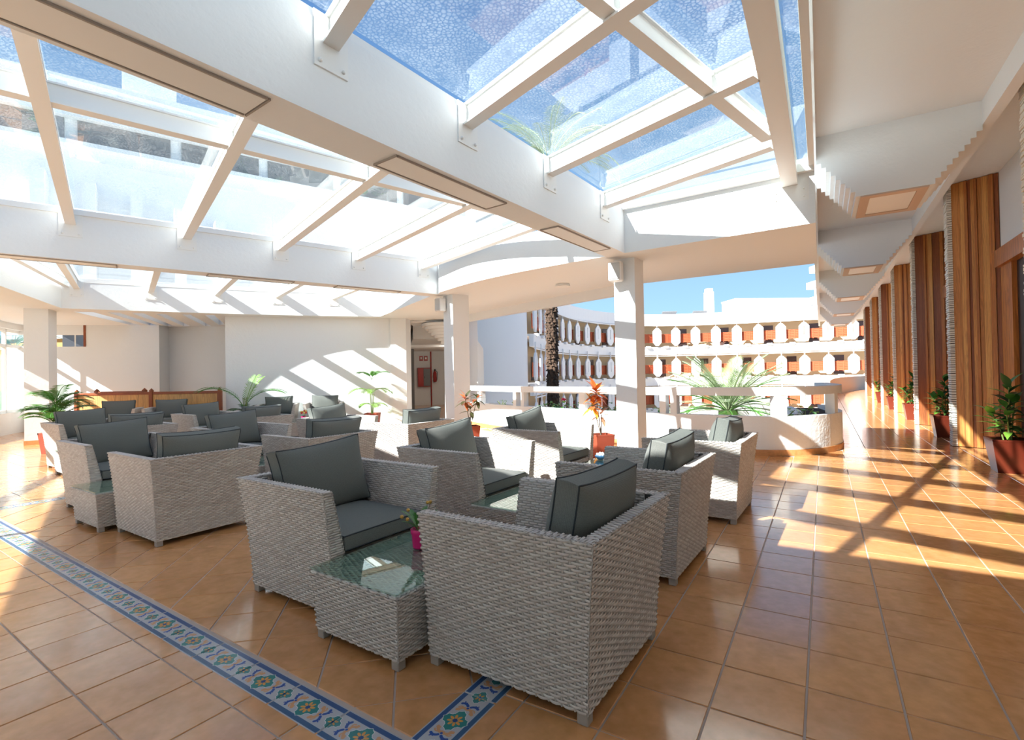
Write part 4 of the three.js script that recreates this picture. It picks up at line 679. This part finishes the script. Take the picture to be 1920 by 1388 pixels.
  for (const [x, i] of [[17.6, 0], [21, 1]]) { const s = thing('solar_panel', i ? 'tilted roof panel beside the chimney' : 'tilted roof panel far from the chimney', 'panel', [x, 7.52, 56.6]); mesh('panel', box(1.6, 0.06, 1.2).rotateX(-0.5).translate(0, 0.35, 0), greyPaint, s); mesh('leg', box(0.06, 0.5, 0.06, 0.5, 0.25, -0.4), hw, s); }
  const tw = thing('stair_tower', 'white stair tower with stacked balconies at the end of the hotel', 'building', [34.1, 7.5, 55.5]);
  for (let i = 0; i < 3; i++) { mesh('slab', rbox(2.7 - 0.35 * i, 0.75, 2.4, 0.05, 0.2 * i, 1.45 + i * 1.8, 0), hw, tw); mesh('pillar', box(0.7, 1.05, 0.7, -0.75 + 0.3 * i, 0.54 + i * 1.8, 0.4), hw, tw); mesh('core', box(1.0, 1.05, 1.4, 0.55, 0.54 + i * 1.8, -0.3), hw, tw); }
}
{
  const wing = thing('hotel_wing', 'shaded plain grey side wall of the near hotel wing', 'building'); mesh('wall', bar([-1.02, 15.3], [1.05, 33.6], 0.3, -3.3, 7.5, -0.15), white, wing); mesh('roof_edge', bar([-1.02, 15.3], [1.05, 33.6], 0.5, 7.5, 7.65, -0.15), white, wing);
  mesh('window_screen', new THREE.ExtrudeGeometry(new THREE.Shape([[0, -0.75], [0.18, -0.6], [0.18, 0.45], [0, 0.72]].map((p) => new THREE.Vector2(...p))), { depth: 0.1, bevelEnabled: false }).translate(-1.02, 1.75, -15.2), white, wing);
}
{
  const t = thing('tall_palm', 'tall palm with rough dark trunk standing in the courtyard', 'palm tree', [1.33, -3.3, 16.6]), H = 11.6, g = [new THREE.CylinderGeometry(0.15, 0.17, H, 14, 1).translate(0, H / 2, 0)];
  for (let y = 0.1, r = 0; y < H; y += 0.085, r++) for (let i = 0; i < 7; i++) { const a = (i + (r % 2) * 0.5) / 7 * 6.2832 + rr(-0.3, 0.3); g.push(new THREE.ConeGeometry(rr(0.06, 0.09), rr(0.1, 0.17), 4).rotateX(rr(-0.2, 0.55)).translate(0, 0, 0.165).rotateY(a).translate(0, y + rr(-0.012, 0.012), 0)); }
  mesh('trunk', merge(g), barkMat, t); const fr = [frondGeo(2.9, 1.7, 36, 0.42, 0.022, 1.1, 0.5), frondGeo(2.6, 1.2, 36, 0.4, 0.022, 1.3, 0.4)]; for (let i = 0; i < 34; i++) put(mesh('frond', fr[i % 2], datePalm, t), 0, H - 0.1, 0, i * 2.4, rr(-0.7, 0.25));
  const s = thing('date_palm', 'pale green date palm spreading behind the planter rail', 'palm tree', [7.0, -1.45, 16.5]); s.scale.setScalar(1.33); mesh('trunk', new THREE.CylinderGeometry(0.22, 0.28, 1.2, 12).translate(0, 0.6, 0), barkMat, s);
  const f2 = [frondGeo(1.75, 0.75, 32, 0.36, 0.022, 1.2, 0.1), frondGeo(1.6, 0.9, 32, 0.34, 0.022, 1.0, 0.15)]; for (let i = 0; i < 60; i++) put(mesh('frond', f2[i % 2], [datePalm, datePalm, datePalm, palmLeaf][i % 4], s), 0, 1.15, 0, i * 2.4, rr(-0.75, 0.3));
  const b = thing('planting_box', 'low planted box of dry shrubs beyond the rounded planter end', 'planter', [9.2, -3.3, 19.5]); mesh('box', rbox(2.2, 3.6, 1.2, 0.03, 0, 1.8, 0), white, b); for (let i = 0; i < 60; i++) put(mesh('leaf', geraniumLeaf, crotonC, b), rr(-1, 1), 3.6 + rr(0, 0.25), rr(-0.5, 0.5), rnd() * 6.28, rr(0, 0.9));
}
{ // upper storeys of the hotel above the lounge, seen through the roof glass
  const Q = [-8, 18.6], u = dir(54), a = add(Q, u, -9), b = add(Q, u, 7.6), t = thing('upper_storeys', 'white upper storeys of the hotel rising behind the roof light', 'building'), pale = white;
  mesh('wall', bar(a, b, 0.4, 3.8, 10.45, -0.2), pale, t);
  for (let i = 0; i < 7; i++) mesh('shade_band', bar(add(a, u, 0.4 + i * 2.6), add(a, u, 2.7 + i * 2.6), 0.06, 8.55, 9.25, 0.03), greyPaint, t); mesh('ledge', bar(a, b, 0.3, 9.25, 9.36, 0.15), pale, t); mesh('ledge', bar(a, b, 0.3, 8.42, 8.55, 0.15), pale, t); mesh('parapet', bar(a, b, 0.12, 9.9, 10.5, 0.06), pale, t);  // grey strips paint in the shade of the recessed band between the ledges
  for (let i = 0; i < 6; i++) { const c = add(a, u, 2.2 + i * 1.1); mesh('buttress', bar(c, add(c, dir(144), 0.9), 0.3, 4.2, 7.4 - 0.2 * i), pale, t); }
  mesh('roof_tower', bar(add(Q, u, -4.95), add(Q, u, -4.2), 1.0, 10.45, 12.2, -0.8), white, t); mesh('roof_tower', bar(add(Q, u, -4.2), add(Q, u, -3.5), 1.0, 10.45, 11.8, -0.9), pale, t);
}
{ // terrace side beyond the window wall
  const t = thing('terrace_palm', 'leafy palm seen through the terrace windows', 'palm tree', [-24.4, -0.12, 24.8]); mesh('trunk', new THREE.CylinderGeometry(0.16, 0.2, 3.2, 12).translate(0, 1.6, 0), barkMat, t); const f = frondGeo(2.3, 1.9, 32, 0.4, 0.04, 0.9, 0.6); for (let i = 0; i < 20; i++) put(mesh('frond', f, i % 2 ? datePalm : palmLeaf, t), 0, 3.1, 0, i * 2.4, rr(-0.5, 0.5));
  const h = thing('terrace_hedge', 'clipped green hedge along the terrace', 'hedge', [-20.6, -0.12, 19.0]); const hg = new THREE.IcosahedronGeometry(1, 4), hp = hg.attributes.position; for (let i = 0; i < hp.count; i++) { const k = 1 + 0.12 * Math.sin(hp.getX(i) * 13) * Math.cos(hp.getY(i) * 11 + hp.getZ(i) * 9); hp.setXYZ(i, hp.getX(i) * 2.4 * k, Math.max(0, hp.getY(i) * 1.5 * k), hp.getZ(i) * 1.1 * k); } hg.computeVertexNormals(); mesh('foliage', hg, leafMid, h);
  const o = thing('ochre_house', 'ochre painted house beyond the terrace hedge', 'building', [-35, -0.12, 37]); mesh('wall', box(9, 4.6, 5, 0, 2.3, 0), std({ color: '#cf9c5c', roughness: 0.9 }), o); mesh('roof', box(9.4, 0.25, 5.4, 0, 4.7, 0), white, o);
  const d = thing('dark_house', 'dark clad house seen through the high back window', 'building', [-19.8, -0.12, 26.5], 0.5); mesh('wall', box(5, 3.9, 3, 0, 1.95, 0), greyPaint, d); mesh('roof', box(5.3, 0.2, 3.3, 0, 4.0, 0), white, d);
}
scene.updateMatrixWorld(true);
renderer.render(scene, camera);
